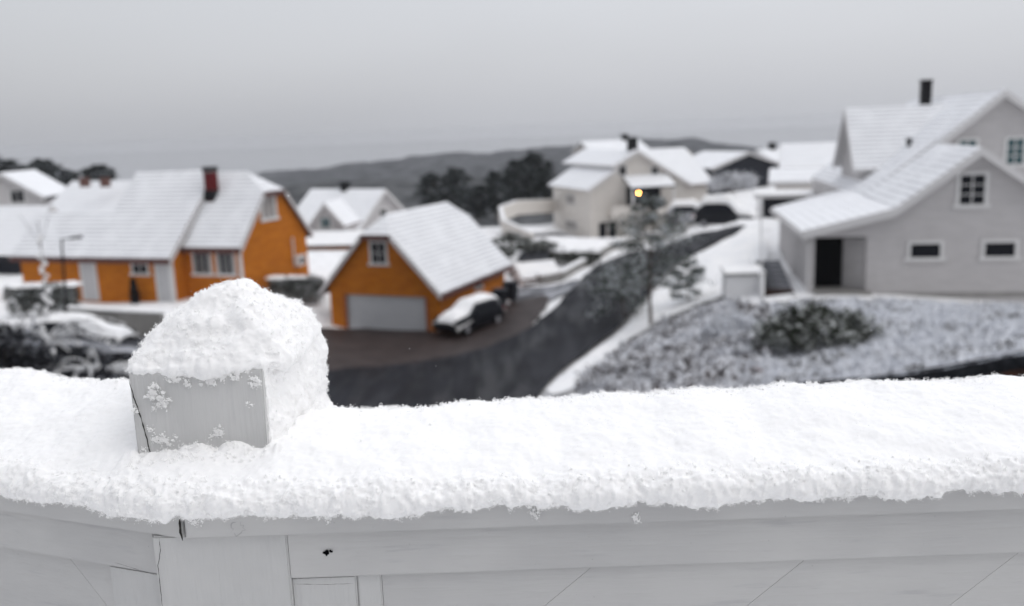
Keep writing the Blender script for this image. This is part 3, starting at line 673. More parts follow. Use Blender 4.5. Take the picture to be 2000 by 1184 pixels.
# dark house and roofs right of centre
far_house('dark_house', 1392, 345, 108, -20, 9.5, 9, 3, 1.0, 2.6, 'black_siding', 'black house with low snowy gable roof behind the parked cars', wins=(('f', 3.0, -.6, 2.4, .9, 3),), fas='fascia_dark')
far_house('dark_house', 1450, 342, 120, 68, 7, 8, 3, 1.6, 3.2, 'black_siding', 'long dark house with snowy roof and small chimney right of the black gabled one', chim=(3.5, 2.0, .6), fas='fascia_dark', wins=(('r', 3, .2, 1.2, 1.0, 2),))
far_house('beige_villa', 1125, 312, 118, 73, 6, 7, 3, 1.1, 2.2, 'cream_siding', 'house mostly hidden behind the beige house, only its white roof showing', chim=(3, 5.6, .5))
far_house('cream_house', 1650, 345, 82, -72, 6.5, 5.2, 3, 1.1, 2.9, 'cream_siding', 'cream house with small windows left of the big white house', wins=(('l', 3.6, .5, .9, .6, 2),))
far_house('cream_villa', 1598, 366, 70, -72, 4.0, 3.2, 3, .55, 1.3, 'cream_siding', 'low cream annex with snowy roof beside the black carport', wins=())
# white shed behind the garage
fs = Fr(at(1000, 560, 60), 68); zs = at(1000, 560, 60).z
SH = thing('white_shed', fs(1, 1, zs), 'small white shed with snowy roof at the back corner of the garage', 'shed')
gable_wall(SH, fs, 0, 2.2, 0, 2.4, zs-.6, zs+.9, zs+1.6, 'white_siding'); gable_roof(SH, fs, 0, 2.2, 0, 2.4, zs+.9, zs+1.6, ov=.25, snow='snow')
# ------------------------------------------------------------------ carport and things left of the white house
c0 = gp(1482, 415)
cpz = at(1482, 385, 58)
CPt = thing('carport', (cpz.x, cpz.y, hz(cpz.x, cpz.y)), 'flat roofed open carport heaped with snow behind the thin pole', 'carport')
fq = Fr(cpz, 20)
MB().slab([fq(-.3, -.4, cpz.z+.2), fq(3.4, -.4, cpz.z+.2), fq(3.4, 3.4, cpz.z+.2), fq(-.3, 3.4, cpz.z+.2)], .25).build('roof', ['snow', 'fascia_white'], CPt)
for a, b in ((0, 0), (3.1, 0), (0, 3.1), (3.1, 3.1)):
    q = fq(a, b, 0); g_ = hz(q.x, q.y)-.2; MB().box(V(q.x, q.y, (g_+cpz.z-.06)/2), fq.e*.07, fq.g*.07, V(0, 0, (cpz.z-.06-g_)/2)).build('post', 'white_paint', CPt)
MB().box(fq(1.55, 3.3, cpz.z-.9), fq.e*1.6, fq.g*.05, V(0, 0, .8)).build('back_wall', 'black_siding', CPt)
pb = gp(1489, 578); pt = V(pb.x-.12, pb.y, pb.z+3.5)
PO = tag(MB().tube(pb-V(0, 0, .3), pt, .045, .035).tube(pt, pt+V(0, 0, .06), .06, .05).tube(pb-V(0, 0, .05), pb+V(0, 0, .12), .09, .08).build('pole', 'white_paint', smooth=False), 'thin pale pole leaning slightly in front of the snow bank', 'pole')
sbp = gp(1455, 575)
PL = thing('utility_box', (sbp.x, sbp.y, sbp.z), 'low grey utility box under a lid of snow below the pole', 'box')
fu = Fr(sbp, 5)
MB().box(fu(0, .6, sbp.z+.35), fu.e*.85, fu.g*.6, V(0, 0, .5)).build('housing', 'snow_paint', PL)
MB().slab([fu(-.9, -.06, sbp.z+.98), fu(.9, -.06, sbp.z+.98), fu(.9, 1.3, sbp.z+1.12), fu(-.9, 1.3, sbp.z+1.12)], .13).build('lid', ['snow', 'concrete'], PL)
st = gp(1530, 565)
ST = thing('garden_steps', (st.x, st.y, st.z), 'snow dusted brown steps along the side wall of the white house', 'steps')
fst = Fr((12.1, 38.3), 10)
for i in range(7):
    MB().box(fst(-.45, i*.75+.3, 4.45+i*.10), fst.e*.62, fst.g*.37, V(0, 0, .22)).build('step', 'brown_board' if i < 1 else 'asphalt_slush', ST)
MB().box(fst(-1.15, 2.6, 4.95), fst.e*.06, fst.g*2.8, V(0, 0, .42)).build('side_wall', 'snow', ST)

# ------------------------------------------------------------------ walls, kerbs, hedges
def wall_path(name, pts, h, w, m_, label, cat, capm='snow', cap=.08):
    P = [Vector(p) for p in pts]; c = P[0]; T = thing(name, c, label, cat)
    mb, cb_ = MB(), MB()
    for p, q in zip(P[:-1], P[1:]):
        d = (q-p); n = V(-d.y, d.x, 0).normalized()*w/2
        for b_, z0_, z1_, k in ((mb, -.4, h, 1), (cb_, h+.003, h+cap, 1.15)):
            vs = [p-n*k+V(0, 0, z0_), q-n*k+V(0, 0, z0_), q+n*k+V(0, 0, z0_), p+n*k+V(0, 0, z0_), p-n*k+V(0, 0, z1_), q-n*k+V(0, 0, z1_), q+n*k+V(0, 0, z1_), p+n*k+V(0, 0, z1_)]
            b_.add(vs, [(3, 2, 1, 0), (4, 5, 6, 7), (0, 1, 5, 4), (1, 2, 6, 5), (2, 3, 7, 6), (3, 0, 4, 7)])
    mb.build('wall', m_, T); cb_.build('snow_cap', capm, T); return T
wall_path('kerb_wall', G((1030, 540), (1062, 552), (1095, 545), (1140, 520), (1170, 498), (1200, 484), (1260, 468), (1340, 452)), .45, .35, 'concrete', 'low kerb wall capped with snow around the parking pad and road bend', 'wall')
wall_path('garden_wall', G((1092, 500), (1140, 512), (1180, 498)), .55, .3, 'concrete', 'short snowy garden wall under the beige house', 'wall')
wall_path('terrace_wall', [at(1085, 408, 99), at(1010, 412, 92), at(978, 425, 86), at(985, 452, 80), at(1040, 478, 76)], 1.0, .3, 'cream_siding', 'curved pale terrace wall left of the beige house', 'wall')
wall_path('retaining_wall', [at(140, 658, 37.3), at(235, 664, 37), at(325, 668, 37.2)], 1.25, .3, 'concrete', 'grey concrete retaining wall below the orange wing', 'wall')
tp = [at(988, 450, 80), at(1085, 425, 99), at(1100, 470, 84), at(1045, 480, 76)]
drape('terrace', [at(985, 440, 84), at(1010, 418, 92), at(1080, 410, 99), at(1090, 450, 96), at(1140, 474, 88), at(1040, 472, 77)], .25, 'snow', 'snow covered terrace left of the beige house', amp=.05)

def hedge(name, p0, p1, h, w, n, size, m_, label, cat='hedge', group=None):
    p0, p1 = Vector(p0), Vector(p1); d = p1-p0; L = d.length; u = d/L; nn = V(-u.y, u.x, 0)
    T = thing(name, p0, label, cat, group)
    r = rng.uniform(0, 1, (n, 3)); s = r[:, 0]*L; t_ = (r[:, 1]-.5)*w; hh = r[:, 2]**.6*h
    k = 1+.25*perlin(np.c_[s*.8, t_, hh*.8]); hh = hh*(1-.25*(2*t_/w)**4)*k
    P = np.array(p0)+np.outer(s, u)+np.outer(t_*k, nn); P[:, 2] += hh
    v, f = tris(P, rng.uniform(.5, 1.3, n)*size, .2)
    link('foliage', v, f, m_, T)
    c = np.array(p0)[None]+np.outer(np.linspace(.1, .9, 9)*L, u)
    mb = MB()
    for q in c: mb.tube(V(*q)-V(0, 0, .3), V(*q)+V(0, 0, h*.7), .05, .02, 5)
    mb.build('stems', 'bark', T)
    ks = np.arange(.2, L, .32); C_ = np.array(p0)[None]+np.outer(ks, u)+np.outer(rng.normal(size=len(ks))*.06*w, nn); C_[:, 2] += h*.97
    S_ = np.c_[np.full(len(ks), .42)*rng.uniform(.8, 1.2, len(ks)), np.full(len(ks), w*.46), rng.uniform(.06, .13, len(ks))]
    v, f = blobs(C_, S_, .3, IC1); link('snow_cap', v, f, 'snow', T, True); return T
hedge('clipped_hedge', gp(532, 592), gp(630, 588), 1.5, 1.2, 9000, .10, 'hedge', 'clipped hedge frosted with snow between the orange house and garage')
hedge('garden_hedge', gp(25, 615), gp(150, 612), 1.5, 1.5, 9000, .12, 'hedge', 'flat topped snowy hedge in front of the orange wing')
hedge('green_hedge', gp(1082, 512), gp(1165, 516), .9, 1.2, 7000, .13, 'shrub', 'dark green hedge dusted with snow below the beige house')

# ------------------------------------------------------------------ trees
def tree(name, base, h, cr, m_, label, group=None, n=9000, leaf=.16, kind='round', low=.3, seed=1, lean=0., clumps=26, cat='tree', trunk_r=None):
    R_ = np.random.default_rng(seed); base = Vector(base)
    T = thing(name, base, label, cat, group); mb = MB(); tr = trunk_r or h*.02
    pts = [base-V(0, 0, .3)]+[base+V(lean*t_*h+R_.normal()*.015*h, R_.normal()*.015*h, t_*h) for t_ in (.25, .5, .75, .97)]
    for i in range(4): mb.tube(pts[i], pts[i+1], tr*(1-.22*i), tr*(1-.22*(i+1)), 8)
    C_ = []; S_ = []
    for k in range(clumps):
        t_ = low+(1-low)*(k+.5)/clumps; a = k*2.4+R_.uniform(0, .8)
        if kind == 'pine': prof_ = min(1, (1-t_)*2.4+.2)*(0.6+.6*R_.uniform())
        else: prof_ = max(.15, math.sqrt(max(0, 1-((t_-low)/(1-low)*1.9-.9)**2)))*(.55+.5*R_.uniform())
        rr = cr*prof_
        i = min(3, int(t_*4)); q = pts[i].lerp(pts[i+1], t_*4-i) if i < 4 else pts[4]
        e_ = q+V(cos(a)*rr*.75, sin(a)*rr*.75, rr*.12*R_.uniform(-1, 1.5))
        mb.tube(q, e_, tr*.42*(1-t_*.6), tr*.12, 5)
        for j in range(3):
            c = q.lerp(e_, (.55, .85, 1.1)[j]); C_.append((*c,)); S_.append(rr*(.26, .30, .26)[j]*(.7+.6*R_.uniform())+.03*h*.3)
    mb.build('trunk', 'bark', T)
    C_ = np.array(C_); S_ = np.array(S_); idx = R_.integers(0, len(C_), n); g_ = R_.normal(size=(n, 3)); g_[:, 2] *= .55
    P = C_[idx]+g_*S_[idx][:, None]*(.62 if kind != 'pine' else .42)
    v, f = tris(P, R_.uniform(.6, 1.4, n)*leaf, .3); link('crown', v, f, m_, T); return T
tb = gp(1272, 640)
tree('pine_tree', tb, 6.2, 2.3, 'pine', 'slender pine with snow dusted branches standing on the verge by the road', n=6000, leaf=.11, kind='pine', low=.28, seed=5, clumps=36, trunk_r=.09)
tb2 = gp(1345, 590)
tree('young_pine', tb2, 2.3, 1.0, 'pine', 'small snowy conifer on the bank right of the slender pine', n=5000, leaf=.09, kind='pine', low=.1, seed=8, clumps=16)
tb3 = gp(1215, 600)
tree('roadside_shrub', gp(1222, 622), 2.8, 1.8, 'pine', 'leaning leafy shrub at the road edge left of the slender pine', n=2600, leaf=.11, kind='pine', low=.12, seed=9, clumps=22, cat='shrub', lean=-.12)
k = 0
for px, py, Y, h, cr in ((850, 425, 120, 6.0, 2.6), (893, 425, 122, 6.6, 3.0), (935, 430, 118, 4.5, 2.4), (970, 425, 116, 6.0, 2.4), (1012, 420, 112, 6.8, 2.6), (1048, 415, 110, 7.4, 3.2), (1068, 420, 108, 5.5, 2.6)):
    k += 1; q = at(px, py, Y)
    lab = ['dark evergreen at the left end of the row beyond the garage roof', 'dark evergreen with a rounded double crown behind the garage ridge', 'low dark bushy tree in the dip of the row beyond the garage', 'dark pointed evergreen above the right slope of the garage roof', 'tall dark evergreen left of the widest tree in the row', 'widest and tallest dark evergreen left of the beige house', 'dark evergreen partly hidden by the corner of the beige house'][k-1]
    tree('evergreen_tree', q, h, cr, 'pine_dark', lab, 'dark evergreens beyond the garage', n=3000, leaf=.38, kind='round', low=.12, seed=20+k, clumps=18)
k = 0
for px, py, Y, h, cr in ((-40, 400, 120, 6.5, 4), (15, 395, 118, 5.5, 3.6), (52, 385, 120, 4.0, 3.0), (90, 385, 117, 4.8, 2.5), (130, 365, 125, 2.2, 1.8), (196, 362, 128, 2.6, 2.6)):
    k += 1; q = at(px, py, Y)
    lab = ['broad dark tree cut by the left edge above the white gable', 'dark tree sloping down behind the white gable at far left', 'low dark tree filling the gap behind the far left gable', 'rounded dark tree standing clear behind the left roofs', 'tiny dark tree between the rounded tree and the brown chimneys', 'small dark tree behind the brown chimneys'][k-1]
    tree('evergreen_tree', q, h, cr, 'pine_dark', lab, 'dark trees behind the left roofs', n=4000, leaf=.42, kind='round', low=.05, seed=40+k, clumps=18)
# slope planting on the right
def cover(name, outline, n, size, m_, label, hgt=.25, flat=.3, jit=1.0, cell=1.1):
    poly = [Vector(p) for p in outline]; xs_ = [p.x for p in poly]; ys_ = [p.y for p in poly]
    P = np.c_[rng.uniform(min(xs_), max(xs_), n*3), rng.uniform(min(ys_), max(ys_), n*3)]
    P = P[in_poly(P, poly)][:n]
    nz = fbm(np.c_[P/cell, P[:, :1]*0], 3)
    Z = H(P[:, 0], P[:, 1])+np.clip(.25+nz*.6, 0, 1.4)*hgt*rng.uniform(.2, 1.1, len(P))
    v, f = tris(np.c_[P, Z], rng.uniform(.5, 1.4, len(P))*size, flat)
    return tag(link(name, v, f, m_), label, 'ground cover', kind='stuff')
cover('heather', G((1480, 600), (1560, 590), (1700, 588), (1850, 595), (2060, 600), (2150, 700), (1990, 705), (1850, 725), (1700, 745), (1450, 775), (1420, 690)), 52000, .13, 'heath', 'low heather covered with powdery snow in front of the white house', .22)
cover('bank_shrubs', G((1120, 775), (1190, 705), (1290, 640), (1400, 600), (1500, 600), (1510, 690), (1480, 765), (1300, 790)), 32000, .14, 'twig_heath', 'twiggy low shrubs half buried in snow on the bank above the road', .75, cell=.8)
def bush(name, base, r_, hgt, n, leaf, m_, label, seed=3, clumps=40, cat='shrub', group=None, boost=1.):
    R_ = np.random.default_rng(seed); base = Vector(base); T = thing(name, base, label, cat, group); mb = MB()
    a = R_.uniform(0, 2*pi, clumps); rr = np.sqrt(R_.uniform(0, 1, clumps)); zz = hgt*np.sqrt(np.clip(1-rr**2*.85, 0, 1))*R_.uniform(.5, 1, clumps)
    C_ = np.c_[base.x+cos_(a)*rr*r_[0], base.y+sin_(a)*rr*r_[1], base.z+zz]
    for c in C_[::3]: mb.tube(base-V(0, 0, .2), V(*c), .03, .012, 5)
    mb.build('stems', 'bark', T)
    idx = R_.integers(0, clumps, n); P = C_[idx]+R_.normal(size=(n, 3))*np.array([r_[0], r_[1], hgt])*.13*boost
    v, f = tris(P, R_.uniform(.6, 1.3, n)*leaf, .3); link('foliage', v, f, m_, T); return T
cos_, sin_ = np.cos, np.sin
bush('rhododendron', gp(1590, 680), (1.6, 1.2), 1.25, 6500, .12, 'shrub', 'dark green leafy bush with little snow in the middle of the snowy bank', seed=4, clumps=46)
bush('round_shrub', gp(1435, 660), (1.0, .9), .8, 4500, .10, 'heath', 'small snow laden bush left of the dark green one', seed=6)
bush('spreading_shrub', gp(1260, 745), (1.8, 1.0), .7, 5000, .11, 'twig_heath', 'dark twiggy shrub at the bottom of the bank just above the rail', seed=7)
dried = gp(1475, 735)
bush('dry_shrub', dried, (.16, .14), .22, 500, .06, 'terracotta', 'tiny rust brown withered plant on the bank', seed=11, clumps=10)
# timber wall bottom right
wp = [at(1540, 775, 17), at(1700, 764, 16.5), at(1850, 744, 16), at(2000, 716, 15.5), at(2200, 686, 15)]
WT = thing('timber_wall', wp[0], 'dark timber retaining wall with brown boards at the lower right', 'wall')
w1, w2 = MB(), MB()
for p, q in zip(wp[:-1], wp[1:]):
    w1.board(p-V(0, 0, .06), q-V(0, 0, .06), .9, .06); w2.board(p+V(0, .25, .18), q+V(0, .25, .18), .3, .14)
w1.build('boards', 'brown_board', WT); w2.build('soil_edge', 'dark_bush', WT)

cover('undergrowth', G((-60, 690), (60, 672), (180, 690), (300, 700), (330, 780), (100, 780), (-100, 770)), 22000, .13, 'twig_dark', 'dark snowy undergrowth at lower left below the branches', .3, cell=.9)
bush('dark_shrub', gp(10, 715), (1.3, 1.2), 1.2, 3500, .12, 'twig_dark', 'dark shrub at the left edge beneath arching snowy branches', seed=12, clumps=50)
bush('dark_shrub', gp(185, 760), (1.0, .8), .5, 2200, .10, 'twig_dark', 'dark low shrub just above the rail left of the post', seed=13, clumps=40)
def arching(name, base, n, length, label, seed, spread=1., lift=1.2):
    R_ = np.random.default_rng(seed); base = Vector(base); T = thing(name, base, label, 'shrub')
    mb = MB(); P = []
    for k in range(n):
        a = R_.uniform(0, 2*pi); L = length*R_.uniform(.35, 1.15); p = base.copy(); el = R_.uniform(.9, 1.4)*lift
        for j in range(9):
            d = V(cos(a)*spread, sin(a)*.6*spread, el-j*.24).normalized(); q = p+d*L/9
            mb.tube(p, q, .022*(1-j/11), .022*(1-(j+1)/11), 5); 
            for _ in range(10): P.append(tuple(p.lerp(q, R_.uniform())+V(*(R_.normal(size=3)*.018))+V(0, 0, .035)))
            p = q
    mb.build('branches', 'twig', T); P = np.array(P); v, f = tetras(P, R_.uniform(.02, .05, len(P))); link('snow_load', v, f, 'snow', T); return T
arching('arching_shrub', gp(70, 712), 30, 3.6, 'bare shrub with arching snow laden branches at lower left', 14)
arching('arching_shrub', gp(200, 745), 18, 2.6, 'bare snowy shrub reaching over the rail just left of the post', 15, 1.2, .9)
# narrow snowy sapling and lamp post in front of the orange wing
sb = gp(98, 640)
SP = thing('sapling', sb, 'thin sapling with beads of snow in front of the orange wing', 'tree')
htop = 4.6
MB().tube(sb-V(0, 0, .2), sb+V(.1, 0, htop), .04, .015, 6).tube(sb+V(.08, 0, 3.6), sb+V(-.7, .1, 4.9), .015, .01, 5).tube(sb+V(.08, 0, 3.6), sb+V(.55, .1, 4.8), .015, .01, 5).build('trunk', 'twig', SP)
P = []; 
for i in range(22): z_ = .4+i*.17; P.append((sb.x+.09*sin(i*1.9)+.02*z_, sb.y+.08*cos(i*1.7), sb.z+z_))
v, f = blobs(P, rng.uniform(.07, .12, len(P)), .4, IC1); link('snow_load', v, f, 'snow', SP, True)
lb = gp(132, 655); LP = thing('street_lamp', lb, 'unlit dark street lamp with short arm in front of the orange wing', 'lamp post')
lt = at(120, 468, lb.y)
MB().tube(lb-V(0, 0, .3), V(lt.x, lt.y, lt.z), .06, .04, 8).build('pole', 'black_metal', LP)
MB().tube(V(lt.x, lt.y, lt.z-.02), V(lt.x+.45, lt.y, lt.z+.06), .03, .03, 6).build('arm', 'black_metal', LP)
MB().box(V(lt.x+.6, lt.y, lt.z+.06), (.22, 0, .02), (0, .09, 0), (0, 0, .05)).build('lamp_head', 'black_metal', LP)

# lit street lamp near the beige house
ll = at(1247, 378, 76); lbx = hz(ll.x, ll.y)
SL = thing('street_lamp', (ll.x, ll.y, lbx), 'lit street lamp glowing orange in front of the beige house', 'lamp post')
MB().tube(V(ll.x+.5, ll.y, lbx-.3), V(ll.x+.5, ll.y, ll.z+.12), .06, .045, 8).build('pole', 'fascia_dark', SL)
MB().tube(V(ll.x+.5, ll.y, ll.z+.12), V(ll.x+.1, ll.y, ll.z+.17), .03, .03, 6).build('arm', 'fascia_dark', SL)
MB().tube(V(ll.x, ll.y, ll.z+.185), V(ll.x, ll.y, ll.z+.27), .18, .07, 12).build('lamp_shade', 'fascia_dark', SL)
em = bpy.data.materials.new('lamp_glow'); em.use_nodes = True; b_ = em.node_tree.nodes['Principled BSDF']
b_.inputs['Base Color'].default_value = (1, .6, .2, 1); b_.inputs['Emission Color'].default_value = (1, .42, .10, 1); b_.inputs['Emission Strength'].default_value = 70
MATS['lamp_glow'] = em
v, f = IC1; link('bulb', v*np.array([.09, .09, .09])+np.array(ll), f, 'lamp_glow', SL, True)

# ------------------------------------------------------------------ cars under snow
def car(base, az, body, label, L=4.3, Wd=1.78, Hh=1.48, snow_t=.16, group='snow covered parked cars', name='parked_car'):
    base = Vector(base); fr = Fr(base, az); z = base.z           # b axis = forward
    T = thing(name, base, label, 'car', group)
    st_ = [(-.50, .50, .78, .80), (-.485, .30, .95, .98), (-.44, .24, .98, 1.36), (-.34, .22, 1.0, .995*Hh), (-.10, .2, .98, Hh), (.06, .2, .96, .985*Hh), (.22, .2, .93, 1.0), (.36, .2, .88, .92), (.46, .22, .78, .84), (.50, .38, .60, .66)]
    def ring(s, k=0.):
        x, z0_, zb_, zt_ = s; wb = Wd/2*(.86 if abs(x) > .47 else (.97 if abs(x) > .4 else 1)); gh = max(0, zt_-zb_); wt = wb-.05-.32*gh
        pts_ = [(-wb*.92, z0_), (-wb, z0_+.12), (-wb, (z0_+zb_)/2+.05), (-wb*.97, zb_), (-wt, zb_+gh*.85), (-wt*.8, zt_), (0, zt_+.02), (wt*.8, zt_), (wt, zb_+gh*.85), (wb*.97, zb_), (wb, (z0_+zb_)/2+.05), (wb, z0_+.12), (wb*.92, z0_)]
        return pts_
    rings = [[fr(a_, s[0]*L, z+zz) for a_, zz in ring(s)] for s in st_]
    n = 13; vs = [p for r_ in rings for p in r_]; fs = []
    for i in range(len(rings)-1):
        for j in range(n): k2 = (j+1) % n; fs.append((i*n+j, i*n+k2, (i+1)*n+k2, (i+1)*n+j))
    fs += [tuple(range(n))[::-1], tuple(range((len(rings)-1)*n, len(rings)*n))]
    link('body', [tuple(p) for p in vs], [f_[::-1] for f_ in fs], body, T, True)
    # side glass, slightly proud
    for sg in (-1, 1):
        pts_ = []
        for xx, zf in ((-.36, .12), (-.31, .80), (-.10, .84), (.05, .80), (.19, .12)):
            zt_ = Hh; zb_ = .98; gh = zt_-zb_; wb = Wd/2; zz = zb_+gh*zf; wt = wb*.97-(.02+.32*gh)*zf/.85
            pts_.append(fr(sg*(wt+.012), xx*L, z+zz))
        MB().prism(pts_, fr.e*sg*.006).build('side_window', 'glass', T)
    # wheels
    for xx in (-.31, .31):
        for sg in (-1, 1):
            c = fr(sg*(Wd/2-.1), xx*L, z+.32); w_ = MB().tube(c-fr.e*.11, c+fr.e*.11, .32, .32, 20).build('wheel', 'rubber', T)
            MB().tube(c+fr.e*sg*.10, c+fr.e*sg*.122, .2, .18, 14).build('rim', 'rim', w_)
    for sg in (-1, 1):
        MB().box(fr(sg*.62, .485*L, z+.66), fr.e*.17, fr.g*.06, V(0, 0, .07)).build('headlight', 'lamp_clear', T)
        MB().box(fr(sg*.66, -.495*L, z+.84), fr.e*.12, fr.g*.04, V(0, 0, .10)).build('tail_light', 'lamp_red', T)
        MB().box(fr(sg*(Wd/2+.07), .15*L, z+1.0), fr.e*.09, fr.g*.05, V(0, 0, .06)).build('mirror', body, T)
    # snow blanket: top of each ring, subdivided and rounded
    import bmesh
    vs = []; fs = []; m2_ = 9; rows = []
    xs_ = np.linspace(-.49, .49, 22); S = np.array(st_)
    for x in xs_:
        z0_, zb_, zt_ = [np.interp(x, S[:, 0], S[:, c]) for c in (1, 2, 3)]; gh = max(0, zt_-zb_); wt = Wd/2*.96-.05-.26*gh; row = []
        e_ = 1-abs(x/.5)**8
        for j in range(m2_):
            u = -1+2*j/(m2_-1); tt = (1-abs(u)**4)*snow_t*(1.35 if x > .2 else 1.1)*(1.15+.45*perlin(np.array([[x*5, u*2, base.x]]))[0])*max(.3, e_)
            row.append(fr(u*wt*(1.04+.10*abs(u)), x*L, z+zt_-.32*abs(u)**4*(1+.4*gh)+tt))
        rows.append(row)
    bot = [[p-V(0, 0, snow_t*.5) for p in r_] for r_ in rows]
    allr = [r_+b2[::-1] for r_, b2 in zip(rows, bot)]; n = 2*m2_; vs = [p for r_ in allr for p in r_]
    for i in range(len(allr)-1):
        for j in range(n): k2 = (j+1) % n; fs.append((i*n+j, i*n+k2, (i+1)*n+k2, (i+1)*n+j))
    fs += [tuple(range(n))[::-1], tuple(range((len(allr)-1)*n, len(allr)*n))]
    link('snow_blanket', [tuple(p) for p in vs], [f_[::-1] for f_ in fs], 'snow', T, True)
    return T
q = gp(918, 645); car(V(q.x+.0, q.y+.3, hz(q.x, q.y)+.02), 21.8+180+14, 'car_dark', 'dark car under a blanket of snow parked beside the orange garage')
q = at(168, 694, 35.5); car(V(q.x, q.y, q.z+.05), 100, 'car_dark', 'dark car with a snowy roof behind the branches at lower left', L=3.9)
q = at(1352, 436, 80); car(q, 110, 'car_grey', 'light car buried in snow, the left one of the pair by the black house', L=4.5, Hh=1.7, snow_t=.28)
q = at(1418, 442, 68); car(q, 118, 'car_dark', 'dark car under thick snow, nearest the black house on the upper road', L=4.8, Hh=1.95, snow_t=.32)
# bins beside the garage
q = gp(985, 598); fb = Fr(q, 21.8)
for i, (dx, lb_) in enumerate(((-.42, 'black wheelie bin beside the garage wall, nearer the car'), (.42, 'black wheelie bin beside the garage wall, farther from the car'))):
    BI = thing('wheelie_bin', fb(.1, dx*2, q.z), lb_, 'bin', 'black wheelie bins by the garage')
    zz = hz(*fb(.1, dx*2, 0).xy)+.1
    c = fb(.1, dx*2, zz); vs = []
    for k_, (h_, s_) in enumerate(((.08, .26), (1.05, .36))): vs += [c+fb.e*i_*s_+fb.g*j_*s_*1.1+V(0, 0, h_) for i_, j_ in ((-1, -1), (1, -1), (1, 1), (-1, 1))]
    MB().add(vs, [(3, 2, 1, 0), (4, 5, 6, 7), (0, 1, 5, 4), (1, 2, 6, 5), (2, 3, 7, 6), (3, 0, 4, 7)]).build('bin_body', 'black_plastic', BI)
    MB().box(c+V(0, 0, 1.10), fb.e*.39, fb.g*.43, V(0, 0, .035)).build('lid', 'black_plastic', BI)
    for s_ in (-1, 1): MB().tube(c+fb.e*(.27*s_-.03)-fb.g*.3+V(0, 0, .1), c+fb.e*(.27*s_+.03)-fb.g*.3+V(0, 0, .1), .1, .1, 12).build('wheel', 'rubber', BI)
bush('snowy_hedge', at(1432, 372, 92), (2.6, 1.2), 1.7, 4000, .2, 'snowy_leaf', 'rounded shrub smothered in snow in front of the black house', seed=51, clumps=40)
for (px, py, Y), rr, hh, lb_ in (((1000, 478, 73), (1.6, .8), .9, 'dark low shrub with snow on top below the curved terrace wall'), ((1045, 488, 70), (1.8, .7), .8, 'wide dark shrub between the terrace wall and the parking pad'), ((985, 505, 67), (.9, .8), .9, 'brownish shrub just above the right edge of the garage roof'), ((1310, 438, 84), (1.5, .8), 1.0, 'dark shrub at the foot of the beige house beyond the road'), ((1345, 402, 92), (1.6, .9), 1.5, 'dark green shrub behind the snow covered light car')):
    p_ = at(px, py, Y); bush('garden_shrub', V(p_.x, p_.y, hz(p_.x, p_.y)), rr, hh, 1800, .17, 'shrub', lb_, seed=int(px), clumps=24, group='small shrubs around the beige house')
# potted dark conifer by the orange wing
q = fo(-1.7, 6.0, 3.25)
PT = thing('potted_conifer', q, 'dark slim potted conifer by the wing wall under the small window', 'plant')
MB().tube(q-V(0, 0, .1), q+V(0, 0, .35), .22, .28, 12).build('pot', 'black_plastic', PT)
n = 1500; z_ = rng.uniform(0, 1, n); rr = .3*(1-z_*.6)*rng.uniform(.2, 1, n)**.5; a = rng.uniform(0, 2*pi, n)
v, f = tris(np.c_[q.x+np.cos(a)*rr, q.y+np.sin(a)*rr, q.z+.35+z_*1.1], .08*np.ones(n)); link('foliage', v, f, 'dark_bush', PT)

# ------------------------------------------------------------------ white balcony rail in the foreground
def f_wood(t, b):
    n = noise(t, 14, 5, .6, (1, 1, 9)); n2 = noise(t, 5, 4, .6, (.6, 1, 1)); n3 = noise(t, 160, 2, .5, (.08, 1, 1))
    c = mixc(t, mrange(t, n2, .3, .7), (.49, .487, .485), (.585, .58, .57))
    c = mixc(t, mrange(t, n, .57, .74, 0, .32), c, (.34, .34, .36))
    c = mixc(t, mrange(t, noise(t, 420, 1), .78, .84, 0, .5), c, (.2, .2, .2))
    t.links.new(c, b.inputs['Base Color'])
    bump(t, b, math_(t, 'ADD', math_(t, 'MULTIPLY', n3, .7), math_(t, 'MULTIPLY', n, .5)), .6, .0014)
mat('painted_wood', rough=.55, fn=f_wood)
def f_woodv(t, b):
    n = noise(t, 20, 5, .6, (4, 4, .5)); n3 = noise(t, 260, 2, .5, (1, 1, .06)); n2 = noise(t, 9, 4)
    c = mixc(t, mrange(t, n2, .3, .7), (.50, .50, .497), (.60, .597, .59))
    c = mixc(t, mrange(t, n, .60, .72, 0, .25), c, (.36, .36, .38))
    t.links.new(c, b.inputs['Base Color']); bump(t, b, math_(t, 'ADD', n3, math_(t, 'MULTIPLY', n, .6)), .6, .0012)
mat('painted_wood_upright', rough=.55, fn=f_woodv)
mat('crack', (.03, .028, .026), .9)
ZC = 11.735
A0 = atz(355, 1003, ZC); A0 = V(A0.x, A0.y, 0)
dR = V(1, -.008, 0).normalized(); nR = V(.008, 1, 0).normalized()
dL = V(-.935, .355, 0).normalized(); nL = V(.355, .935, 0).normalized()
WID = .165
RL = thing('balcony_rail', V(A0.x+.1, A0.y+.08, 10.7), 'white painted wooden balcony rail with square post in the foreground', 'railing')
